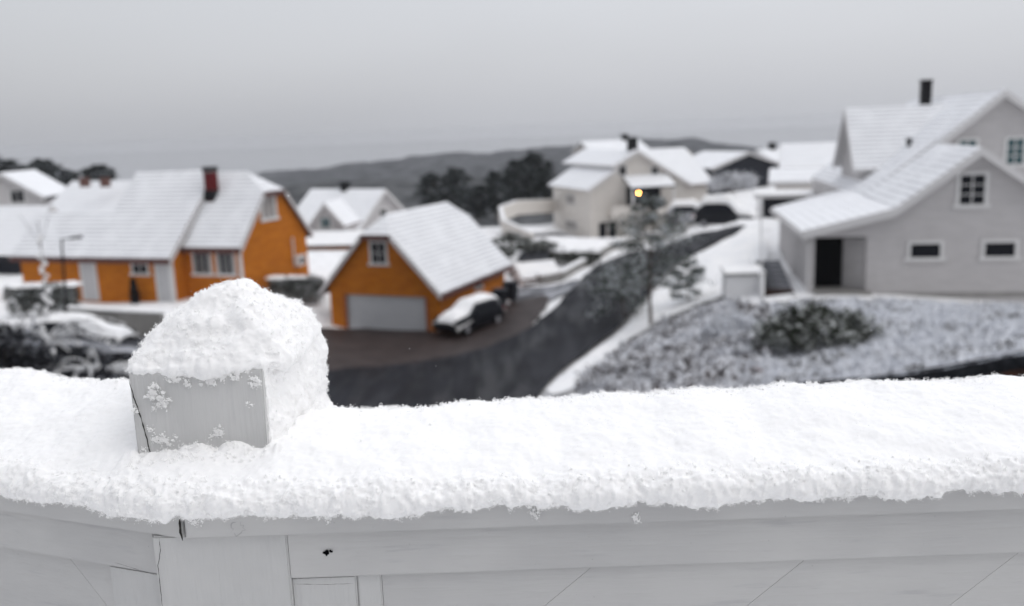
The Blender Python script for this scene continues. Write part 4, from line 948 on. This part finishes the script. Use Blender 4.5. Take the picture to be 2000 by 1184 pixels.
def bevel_box(name, corners, z0, z1, m_, parent, bev=.0012, jag=None, seg=40):
    """board with plan outline (4 corners) and rounded edges; long sides subdivided and slightly wavy"""
    import bmesh
    bm = bmesh.new(); lo = [bm.verts.new((c.x, c.y, z0)) for c in corners]; hi = [bm.verts.new((c.x, c.y, z1)) for c in corners]
    bm.faces.new(lo[::-1]); bm.faces.new(hi); n = len(corners)
    for i in range(n): j = (i+1) % n; bm.faces.new((lo[i], lo[j], hi[j], hi[i]))
    bmesh.ops.recalc_face_normals(bm, faces=bm.faces[:])
    if jag:
        es = [e for e in bm.edges if e.calc_length() < .1 and abs(e.verts[0].co.z-e.verts[1].co.z) > .01]
    bmesh.ops.bevel(bm, geom=bm.edges[:], offset=bev, segments=2, affect='EDGES')
    vs = [tuple(v.co) for v in bm.verts]; bm.verts.index_update(); fs = [tuple(q.index for q in f_.verts) for f_ in bm.faces]; bm.free()
    return link(name, vs, fs, m_, parent, False)
def onR(px, py, off):     # point on the right section's front plane moved back by off
    o_ = A0+nR*off; d = ray(px, py); k_ = (o_-V(0, 0, 0)-V(EYEP.x, EYEP.y, 0)).dot(nR)/V(d.x, d.y, 0).dot(nR); return EYEP+d*k_
def onL(px, py, off):
    o_ = A0+nL*off; d = ray(px, py); k_ = (o_-V(EYEP.x, EYEP.y, 0)).dot(nL)/V(d.x, d.y, 0).dot(nL); return EYEP+d*k_
ZB = ZC-.0205
mit = (nL+nR).normalized()
bevel_box('cap_board', [A0+dR*.0008, A0+dR*1.6, A0+dR*1.6+nR*WID, A0+dR*.0008+nR*WID], ZB, ZC, 'painted_wood', RL)
bevel_box('cap_board', [A0+dL*.0016, A0+mit*WID*1.02+dL*.001, A0+dL*1.6+nL*WID, A0+dL*1.6], ZB, ZC, 'painted_wood', RL)
# post: lower part behind the rail line and square top above the cap
PF = at(250, 735, .67); pl, pr = -.2995, -.1955
px_top = 11.827
pv = []
for z_, xl, xr, yf, yb in ((ZC-.0, -.2975, -.1965, .668, .805), (px_top, -.2985, -.1952, .672, .802)):
    pv += [(xl, yf, z_), (xr, yf, z_), (xr, yb, z_), (xl, yb, z_)]
pcx, pcy = -.247, .737
pv += [(pcx, pcy, px_top+.028)]
import bmesh
bm = bmesh.new(); bv = [bm.verts.new(p) for p in pv]
for f_ in ((0, 1, 5, 4), (1, 2, 6, 5), (2, 3, 7, 6), (3, 0, 4, 7), (4, 5, 8), (5, 6, 8), (6, 7, 8), (7, 4, 8), (3, 2, 1, 0)): bm.faces.new([bv[i] for i in f_])
bmesh.ops.bevel(bm, geom=bm.edges[:], offset=.0012, segments=2, affect='EDGES')
vs = [tuple(v.co) for v in bm.verts]; bm.verts.index_update(); fs = [tuple(q_.index for q_ in f_.verts) for f_ in bm.faces]; bm.free()
PST = link('post', vs, fs, 'painted_wood_upright', RL)
def crack(name, pts, w, parent, m_='crack', depth=.0006, n_=V(0, -1, 0), seed=0):
    R_ = np.random.default_rng(seed); P = [Vector(p) for p in pts]; mb = MB(); out_ = []
    for p, q in zip(P[:-1], P[1:]):
        k_ = max(2, int((q-p).length/.0025)); 
        for i in range(k_): out_.append(p.lerp(q, i/k_))
    out_.append(P[-1]); d = (P[-1]-P[0]).normalized(); s_ = d.cross(n_).normalized(); vs = []; N_ = len(out_)
    ts = np.c_[np.arange(N_)*.55+seed*7.7, np.zeros(N_), np.zeros(N_)]; w1_ = fbm(ts, 2); w2_ = fbm(ts+31.7, 2)
    for i, p in enumerate(out_):
        ww = w*max(.12, .62+.6*w1_[i])*min(1, 6*min(i+.3, N_-1-i+.3)/N_+.15); c = p+s_*w2_[i]*w*.45
        vs += [c-s_*ww/2+n_*depth, c+s_*ww/2+n_*depth]
    for i in range(N_-1): mb.add([vs[2*i], vs[2*i+1], vs[2*i+3], vs[2*i+2]], [(0, 1, 2, 3)])
    return mb.build(name, m_, parent)
def onP(px, py): d = ray(px, py); return EYEP+d*(.6695/d.y)
crack('crack', [onP(252, 740), onP(262, 775), onP(280, 830), onP(290, 870), onP(300, 900)], .0013, PST, seed=1)
# lower boards: frieze boards, post face, infill panels
zL = 11.2
bevel_box('post_face', [V(onL(309, 1060, .007).x, .622, 0), V(onR(560, 1060, .007).x, .6215, 0), V(onR(560, 1060, .007).x, .66, 0), V(onL(309, 1060, .007).x, .68, 0)], zL, ZB-.0005, 'painted_wood_upright', RL)
a_ = onR(563, 1100, .009); zf = onR(1000, 1123, .009).z; zfr = onR(2000, 1075, .009).z
xa = (a_-A0).dot(dR)
bevel_box('frieze_board', [A0+dR*xa+nR*.009, A0+dR*1.6+nR*.009, A0+dR*1.6+nR*.03, A0+dR*xa+nR*.03], (zf+zfr)/2, ZB-.0005, 'painted_wood', RL)
zfm = (zf+zfr)/2
xb = (onR(700, 1160, .0165)-A0).dot(dR); xc = (onR(748, 1160, .0165)-A0).dot(dR)
bevel_box('upright_board', [A0+dR*xa+nR*.0125, A0+dR*xb+nR*.0125, A0+dR*xb+nR*.03, A0+dR*xa+nR*.03], zL, zfm-.0006, 'painted_wood_upright', RL)
bevel_box('upright_board', [A0+dR*(xb+.0002)+nR*.0138, A0+dR*xc+nR*.0138, A0+dR*xc+nR*.03, A0+dR*(xb+.0002)+nR*.03], zL, zfm-.0006, 'painted_wood_upright', RL)
# diagonal infill boards, right
def infill(name, plane_o, d_, n_, x0, x1, z0, z1, pitch, ang, off, m_, parent, ph=0.):
    t_ = math.tan(ang); w_ = z1-z0; x = x0-abs(w_/t_)-pitch+ph
    def P(x_, z_, o_): return plane_o+d_*x_+n_*o_+V(0, 0, z_)
    while x < x1+pitch:
        pts_ = [(x, z0), (x+pitch-.0004, z0), (x+pitch-.0004+w_/t_, z1), (x+w_/t_, z1)]
        # clip to x0..x1
        def clip(pp, xx, keep):
            o2 = []
            for i in range(len(pp)):
                p, q_ = pp[i], pp[(i+1) % len(pp)]; a, b = (p[0]-xx)*keep, (q_[0]-xx)*keep
                if a >= 0: o2.append(p)
                if a*b < 0: s = a/(a-b); o2.append((p[0]+(q_[0]-p[0])*s, p[1]+(q_[1]-p[1])*s))
            return o2
        pp = clip(pts_, x0, 1)
        if pp: pp = clip(pp, x1, -1)
        if len(pp) > 2:
            MB().prism([P(a, b, off) for a, b in pp], n_*.012).build(name, m_, parent)
        x += pitch
infill('infill_board', A0, dR, nR, xc+.0003, 1.55, zL, zfm-.0006, .161, radians(40), .0155, 'painted_wood', RL, ph=.0)
# left section: frieze and infill
l0 = (onL(306, 1100, .009)-A0).dot(dL); zfl = onL(305, 1122, .009).z
bevel_box('frieze_board', [A0+dL*l0+nL*.009, A0+dL*l0+nL*.03, A0+dL*1.6+nL*.03, A0+dL*1.6+nL*.009], zfl, ZB-.0005, 'painted_wood', RL)
l1 = (onL(220, 1150, .0125)-A0).dot(dL)
bevel_box('upright_board', [A0+dL*l0+nL*.0115, A0+dL*l0+nL*.03, A0+dL*l1+nL*.03, A0+dL*l1+nL*.0115], zL, zfl-.0006, 'painted_wood_upright', RL)
infill('infill_board', A0, dL, nL, l1+.0003, 1.55, zL, zfl-.0006, .161, radians(48), .0175, 'painted_wood', RL, ph=.05)
# body behind the boards so nothing shows through the gaps
MB().prism([A0+dR*.0+nR*.034+V(0, 0, zL), A0+dR*1.6+nR*.034+V(0, 0, zL), A0+dR*1.6+nR*.12+V(0, 0, zL), A0+mit*.12+V(0, 0, zL), A0+dL*1.6+nL*.12+V(0, 0, zL), A0+dL*1.6+nL*.034+V(0, 0, zL)], V(0, 0, ZB-.001-zL)).build('inner_frame', 'painted_wood', RL)
cr_ = [onR(349, 1006, -.0005), onR(350, 1022, -.0005), onR(352, 1040, -.0005), onR(356, 1056, -.0005)]
crack('crack', cr_, .0022, RL, seed=3, depth=.0002)
crack('crack', [at(311, 1050, .6205), at(314, 1075, .6205), at(309, 1104, .6205), at(313, 1140, .6205), at(318, 1184, .6205)], .0007, RL, seed=4)
crack('crack', [onR(562, 1156, .0118), onR(563, 1190, .0118)], .0009, RL, seed=5)
crack('crack', [onR(572, 1140, .0083), onR(640, 1141, .0083), onR(690, 1139, .0083)], .00035, RL, seed=6)
crack('crack', [onL(225, 1098, .0083), onL(270, 1112, .0083), onL(303, 1122, .0083)], .0003, RL, seed=7)
def blobmark(name, c, n_, s_, r0, m_, parent, seed, ring=0):
    R_ = np.random.default_rng(seed); k_ = 18; rr = r0*(1+.35*R_.normal(size=k_)*.6); u = V(0, 0, 1); vs = []
    for i in range(k_): a = 2*pi*i/k_; vs.append(c+s_*cos(a)*rr[i]+u*sin(a)*rr[i]*.9)
    mb = MB()
    if ring:
        v2 = [c+(v_-c)*(1-ring*(.6+.8*R_.uniform())) for v_ in vs]
        for i in range(k_):
            if i in (3, 4, 11): continue
            j = (i+1) % k_; mb.add([vs[i], vs[j], v2[j], v2[i]], [(0, 1, 2, 3)])
    else: mb.add(vs, [tuple(range(k_))])
    return mb.build(name, m_, parent)
nail = onR(638, 1080, .0084); blobmark('nail_hole', nail, -nR, dR, .0024, 'dark_void', RL, 5)
blobmark('nail_hole', onR(646, 1077, .0082), -nR, dR, .0012, 'dark_void', RL, 6)
kn = mat('knot_mark', (.33, .33, .34), .7)
blobmark('knot', onL(262, 1006, -.0004), -nL, dL, .0032, 'knot_mark', RL, 8, .14)
blobmark('knot', onR(463, 1031, -.0004), -nR, dR, .0052, 'knot_mark', RL, 9, .07)

# ------------------------------------------------------------------ fluffy snow on the rail
def mesh_arrays(me):
    v = np.empty(len(me.vertices)*3, np.float32); me.vertices.foreach_get('co', v); n = np.empty(len(me.vertices)*3, np.float32); me.vertex_normals.foreach_get('vector', n)
    return v.reshape(-1, 3).astype(float), n.reshape(-1, 3).astype(float)
def grid_normals(P):
    du = np.gradient(P, axis=1); dv = np.gradient(P, axis=0); n = np.cross(du, dv); n /= np.linalg.norm(n, axis=2)[:, :, None]+1e-12; return n
def billow(p, o=3):
    r = 0; a = 1.
    for k in range(o): r = r+a*(1-2*np.abs(perlin(p*2**k+k*9.1))); a *= .5
    return r
def fluff(P, lip=None):
    d = .0038*fbm(P/.055, 2)+.0011*fbm(P/.014, 2)+.0004*fbm(P/.0048, 2)+.00015*perlin(P/.002)
    if lip is not None: d = d+lip*(.0022*fbm(P/.020+3, 2)+.0014*billow(P/.009, 2)+.0010*fbm(P/.0045, 2))
    return d
# path
vsamp = np.concatenate([np.linspace(-1.5, -.50, 160)[:-1], np.arange(-.50, .66, .00105), np.linspace(.66, 1.5, 160)[1:]])
k_ = np.clip((vsamp+.05)/.10, 0, 1); k_ = k_*k_*(3-2*k_)            # 0 left, 1 right
DL, DR_ = np.array(dL), np.array(dR); NL, NR = np.array(nL), np.array(nR)
tang = -DL[None]*(1-k_)[:, None]+DR_[None]*k_[:, None]
path = np.cumsum(np.concatenate([[[0, 0, 0]], (tang[1:]+tang[:-1])/2*np.diff(vsamp)[:, None]]), axis=0)
i0 = np.argmin(np.abs(vsamp)); path = path-path[i0]+np.array(A0)+np.array([0, .003, 0])
nrm = NL[None]*(1-k_)[:, None]+NR[None]*k_[:, None]; nrm /= np.linalg.norm(nrm, axis=1)[:, None]
prof = np.array([(.004, -.0008), (-.0015, -.003), (-.006, -.001), (-.0085, .004), (-.006, .010), (.002, .0155), (.016, .0195), (.035, .0240), (.06, .0290), (.09, .0335), (.12, .0365), (.145, .0360), (.161, .030), (.170, .018), (.171, .005), (.165, -.001), (.155, -.001)])
seg = np.r_[0, np.cumsum(np.linalg.norm(np.diff(prof, axis=0), axis=1))]
us = np.arange(0, seg[-1], .00105)
# smooth profile (Catmull-like through cubic smoothing of dense linear samples)
pw = np.interp(us, seg, prof[:, 0]); ph = np.interp(us, seg, prof[:, 1])
kern = np.hanning(13); kern /= kern.sum()
pw = np.convolve(np.pad(pw, 6, 'edge'), kern, 'valid'); ph = np.convolve(np.pad(ph, 6, 'edge'), kern, 'valid')
# height of the snow varies along the rail
hv = 1+.10*perlin(np.c_[vsamp/.16, vsamp*0, vsamp*0])
X_ = path[:, 0]
backstep = np.interp(X_, [-.6, -.30, -.2, -.14, .03, .105, .125, .5], [1.45, 1.22, .76, .76, .92, .92, 1.03, 1.05])
Pg = path[None]+pw[:, None, None]*nrm[None]
wt_ = np.clip(pw/.16, 0, 1)[:, None]
zz = ph[:, None]*(hv[None]*(1-wt_)+wt_*backstep[None])
Pg[:, :, 2] = ZC+np.where(ph[:, None] > .003, zz, ph[:, None])
# extra snow banked round the foot of the post
d2 = ((Pg[:, :, 0]+.247)/.075)**2+((Pg[:, :, 1]-.72)/.085)**2
Pg[:, :, 2] += .006*np.exp(-d2)*(ph[:, None] > .006)
fw_ = np.exp(-((Pg[:, :, 1]-.666)/.010)**2)*(Pg[:, :, 0] > -.31)*(Pg[:, :, 0] < -.185)*(ph[:, None] > .006)
Pg[:, :, 2] += fw_*(.0042*fbm(Pg.reshape(-1, 3)*np.array([1, .4, 0])/.013+2, 3).reshape(fw_.shape)+.001)
Nn = grid_normals(Pg)
if Nn[len(us)//2, len(vsamp)//2, 2] < 0: Nn = -Nn
Pf = Pg.reshape(-1, 3); lipw = (np.exp(-((pw+.004)/.016)**2)*1.0+.35*np.exp(-((pw-.165)/.02)**2))[:, None]*np.ones((1, len(vsamp)))
# drips of snow hanging over the edge in uneven lumps
dsp = fluff(Pf, lipw.ravel())
Pd = Pf+Nn.reshape(-1, 3)*dsp[:, None]
low = np.clip(1-np.abs(ph+.001)/.006, 0, 1)*(pw < .02)
hang = np.clip(fbm(np.c_[vsamp/.040, vsamp*0+3, vsamp*0], 4)+.1, 0, 1)*.0055
Pd = Pd.reshape(len(us), len(vsamp), 3); Pd[:, :, 2] -= low[:, None]*hang[None]
nu, nv = len(us), len(vsamp); ii = np.arange(nu*nv).reshape(nu, nv)
fq_ = np.stack([ii[:-1, :-1], ii[1:, :-1], ii[1:, 1:], ii[:-1, 1:]], 2).reshape(-1, 4)
Pd2 = Pd.reshape(-1, 3)
def crystals(P, Nrm, n, smin, smax, out_, weights=None):
    if weights is not None: pr_ = weights/weights.sum(); idx = rng.choice(len(P), n, p=pr_)
    else: idx = rng.integers(0, len(P), n)
    q = P[idx]+Nrm[idx]*rng.uniform(-.3, 1, (n, 1))*out_+rng.normal(size=(n, 3))*.0004
    return tetras(q, rng.uniform(smin, smax, n))
def clusters(P, Nrm, n, weights=None, k=42):
    idx = rng.choice(len(P), n, p=None if weights is None else weights/weights.sum())
    r_ = rng.uniform(.0006, .0022, n); c = P[idx]+Nrm[idx]*(r_*.6)[:, None]
    q = (c[:, None]+rng.normal(size=(n, k, 3))*(r_*.55)[:, None, None]).reshape(-1, 3)
    return tetras(q, rng.uniform(.00018, .00045, len(q)))
vis = ((Pd2[:, 0] > -.72) & (Pd2[:, 0] < .68)).astype(float)
Nn2 = Nn.reshape(-1, 3)
def merge(parts):
    vs, fs, n = [], [], 0
    for v, f in parts: vs.append(v); fs.append(f); n2 = len(v); fs[-1] = f+n; n += n2
    return np.concatenate(vs), np.concatenate(fs)
tri = np.concatenate([fq_[:, [0, 1, 2]], fq_[:, [0, 2, 3]]])
edgew = vis*(.05+lipw.ravel()*1.2+np.exp(-((np.repeat(pw, nv)-.155)/.02)**2))
parts = [(Pd2, tri), crystals(Pd2, Nn2, 150000, .00012, .00036, .0008, edgew), crystals(Pd2, Nn2, 9000, .00015, .0004, .0022, edgew), clusters(Pd2, Nn2, 4200, edgew**2)]
foot = ((Pd2[:, 0] > -.299) & (Pd2[:, 0] < -.194) & (np.abs(Pd2[:, 1]-.660) < .012) & (np.repeat(ph, nv) > .01)).astype(float)
if foot.sum() > 10: parts.append(clusters(Pd2, Nn2, 110, foot))
v, f = merge(parts); isb = np.arange(len(f)) < len(tri)
o = link('rail_snow', v, f, ['snow_near', 'snow_crystal'], mi=(~isb).astype(int), sm=isb)
tag(o, 'thick fluffy layer of fresh snow along the top of the white balcony rail', 'snow', kind='stuff')

# snow on the post: pyramid mound, thin on the left edge, thick crust down the right side
TH = np.linspace(0, 2*pi, 97)[:-1]; rings_ = []
def rect_r(th, hx, hy, p=5.): return 1/((np.abs(np.cos(th))/hx)**p+(np.abs(np.sin(th))/hy)**p)**(1/p)
RR = rect_r(TH, .0655, .0735); cx0, cy0 = -.2425, .7425
rgt = np.clip(np.cos(TH), 0, 1); bk = np.clip(np.sin(TH), 0, 1)
for t_ in (.02, .12, .25, .4, .55, .7, .82, .92, 1.0):
    zz = px_top+.003+.057*(1-t_**1.5)+.014*rgt*t_**2*(1-t_**6)+.010*bk*t_**2
    pxx = cx0+.012*(1-t_)+np.cos(TH)*RR*t_; rings_.append(np.c_[pxx, cy0-.018*(1-t_)+np.sin(TH)*RR*t_, zz*np.ones_like(TH)])
for t_, dz in ((1.0, -.003), (.95, -.007), (.80, -.007)):
    rings_.append(np.c_[cx0+np.cos(TH)*RR*t_, cy0+np.sin(TH)*RR*t_, px_top+.004+dz-.0*rgt+0*TH])
n_ = 96; vs = np.concatenate(rings_); fs = []
for i in range(len(rings_)-1):
    for j in range(n_): k2 = (j+1) % n_; fs.append((i*n_+j, i*n_+k2, (i+1)*n_+k2, (i+1)*n_+j))
fs.append(tuple(range(n_))[::-1]); fs.append(tuple(range((len(rings_)-1)*n_, len(rings_)*n_)))
tmp = MB(); tmp.add(vs, fs)
# crust on the right side, widening to the back and flaring at the foot
def wedge(z0, z1, x0, xf, xb, y0, y1): return tmp.add([(x0, y0, z0), (xf, y0, z0), (xb, y1, z0), (x0, y1, z0), (x0, y0, z1), (xf, y0, z1), (xb, y1, z1), (x0, y1, z1)], [(3, 2, 1, 0), (4, 5, 6, 7), (0, 1, 5, 4), (1, 2, 6, 5), (2, 3, 7, 6), (3, 0, 4, 7)])
wedge(11.740, px_top+.006, -.205, -.1935, -.1765, .676, .812)
wedge(11.735, 11.765, -.205, -.1905, -.172, .682, .81)
wedge(11.735, 11.780, -.205, -.192, -.174, .682, .81)
wedge(11.735, 11.80, -.29, -.20, -.20, .80, .815)
me = bpy.data.meshes.new('tmp'); me.from_pydata(tmp.v, [], tmp.f); to = bpy.data.objects.new('tmp', me); sc.collection.objects.link(to)
md = to.modifiers.new('r', 'REMESH'); md.mode = 'VOXEL'; md.voxel_size = .0013
md2 = to.modifiers.new('s', 'SMOOTH'); md2.factor = .5; md2.iterations = 16
dg = bpy.context.evaluated_depsgraph_get(); ev = to.evaluated_get(dg); em_ = ev.to_mesh()
pv_, pn_ = mesh_arrays(em_)
lt_ = np.empty(len(em_.loops), np.int32); em_.loops.foreach_get('vertex_index', lt_)
ls_ = np.empty(len(em_.polygons), np.int32); em_.polygons.foreach_get('loop_start', ls_); ltt = np.empty(len(em_.polygons), np.int32); em_.polygons.foreach_get('loop_total', ltt)
qd = ls_[ltt == 4]; tr_ = ls_[ltt == 3]
q4 = np.stack([lt_[qd+k2] for k2 in range(4)], 1); T3_ = [q4[:, [0, 1, 2]], q4[:, [0, 2, 3]]]
if len(tr_): T3_.append(np.stack([lt_[tr_+k2] for k2 in range(3)], 1))
T3_ = np.concatenate(T3_); ev.to_mesh_clear(); bpy.data.objects.remove(to)
topw = np.clip((pv_[:, 2]-px_top)/.02, 0, 1)
dd = fluff(pv_, .3+.5*(1-topw))+.0034*fbm(pv_/.024+5, 3)
# keep the crust thin and slightly eroded towards the front right edge
front = np.clip((.70-pv_[:, 1])/.03, 0, 1)*(pv_[:, 2] < px_top-.004)
dd = dd-.0015*front
pd_ = pv_+pn_*dd[:, None]
# snow does not reach in front of the face below the mound's hanging rim
rim = px_top-.004-.010*np.clip(fbm(np.c_[pd_[:, 0]/.02, pd_[:, 1]*0, pd_[:, 2]*0], 3), -.4, .8)
parts = [(pd_, T3_), crystals(pd_, pn_, 70000, .00012, .00036, .0008), crystals(pd_, pn_, 5000, .00015, .0004, .0022), clusters(pd_, pn_, 1500)]
# small clumps stuck to the painted face
C_ = []; S_ = []
for px, py, s_, n_k in ((300, 770, .0035, 14), (318, 782, .004, 16), (303, 752, .0025, 8), (322, 858, .0035, 16), (310, 862, .0025, 8), (426, 845, .0035, 12), (408, 745, .003, 10), (368, 750, .002, 5), (500, 745, .003, 8), (430, 738, .003, 8), (296, 838, .0015, 3), (262, 800, .002, 4), (485, 790, .0012, 2), (492, 752, .002, 5), (280, 880, .0015, 3), (340, 742, .003, 9), (460, 736, .003, 9)):
    c = onP(px, py)
    for _ in range(n_k): C_.append((c.x+rng.normal()*s_*.8, c.y-.0003, c.z+rng.normal()*s_*.55)); S_.append(s_*rng.uniform(.2, .5))
# clumps stuck to the front edge of the cap boards
for px, py, s_ in ((1045, 1008, .0022), (1242, 1012, .002), (380, 1020, .001), (64, 966, .002), (640, 1010, .0015), (1660, 972, .002), (1380, 985, .0015)):
    c = onR(px, py, -.0005) if px > 352 else onL(px, py, -.0005)
    for _ in range(8): C_.append((c.x+rng.normal()*s_*.7, c.y, c.z+rng.normal()*s_*.9)); S_.append(s_*rng.uniform(.25, .5))
ca = np.repeat(np.array(C_), 40, 0)+rng.normal(size=(len(C_)*40, 3))*np.repeat(np.array(S_), 40)[:, None]*np.array([.55, .35, .55]); parts.append(tetras(ca, rng.uniform(.0002, .0006, len(ca))))
ci = np.array(C_)[rng.integers(0, len(C_), 1500)]; parts.append(tetras(ci+rng.normal(size=(1500, 3))*np.array([.0014, .0004, .0014]), rng.uniform(.0003, .0007, 1500)))
v, f = merge(parts)
isb = np.arange(len(f)) < len(T3_)
tag(link('post_snow', v, f, ['snow_near', 'snow_crystal'], mi=(~isb).astype(int), sm=isb), 'pointed cap of fluffy snow heaped on top of the white post', 'snow', kind='stuff')

# a few falling flakes close to the focus distance
n = 46; pf = []
for _ in range(n):
    px, py, Y = rng.uniform(0, 2000), rng.uniform(120, 760), rng.uniform(.62, 1.0); pf.append(tuple(at(px, py, Y)))
v, f = tetras(np.array(pf), rng.uniform(.00025, .0006, n)); tag(link('falling_snow', v, f, 'snow_near'), 'fine snowflakes drifting in the air beyond the rail', 'snow', kind='stuff')

# ------------------------------------------------------------------ haze
HAZE = .00018
if HAZE:
    hm = bpy.data.materials.new('haze'); hm.use_nodes = True; t = hm.node_tree; t.nodes.clear()
    o_ = t.nodes.new('ShaderNodeOutputMaterial'); pvn = t.nodes.new('ShaderNodeVolumePrincipled')
    pvn.inputs['Color'].default_value = (.875, .885, .91, 1); pvn.inputs['Density'].default_value = HAZE; pvn.inputs['Anisotropy'].default_value = .2
    t.links.new(pvn.outputs[0], o_.inputs['Volume']); MATS['haze'] = hm
    hb = MB().box((0, 1400, -23), (2600, 0, 0), (0, 1500, 0), (0, 0, 41)).build('haze', 'haze'); tag(hb, 'thin winter haze over the village and fjord', 'haze', kind='stuff')
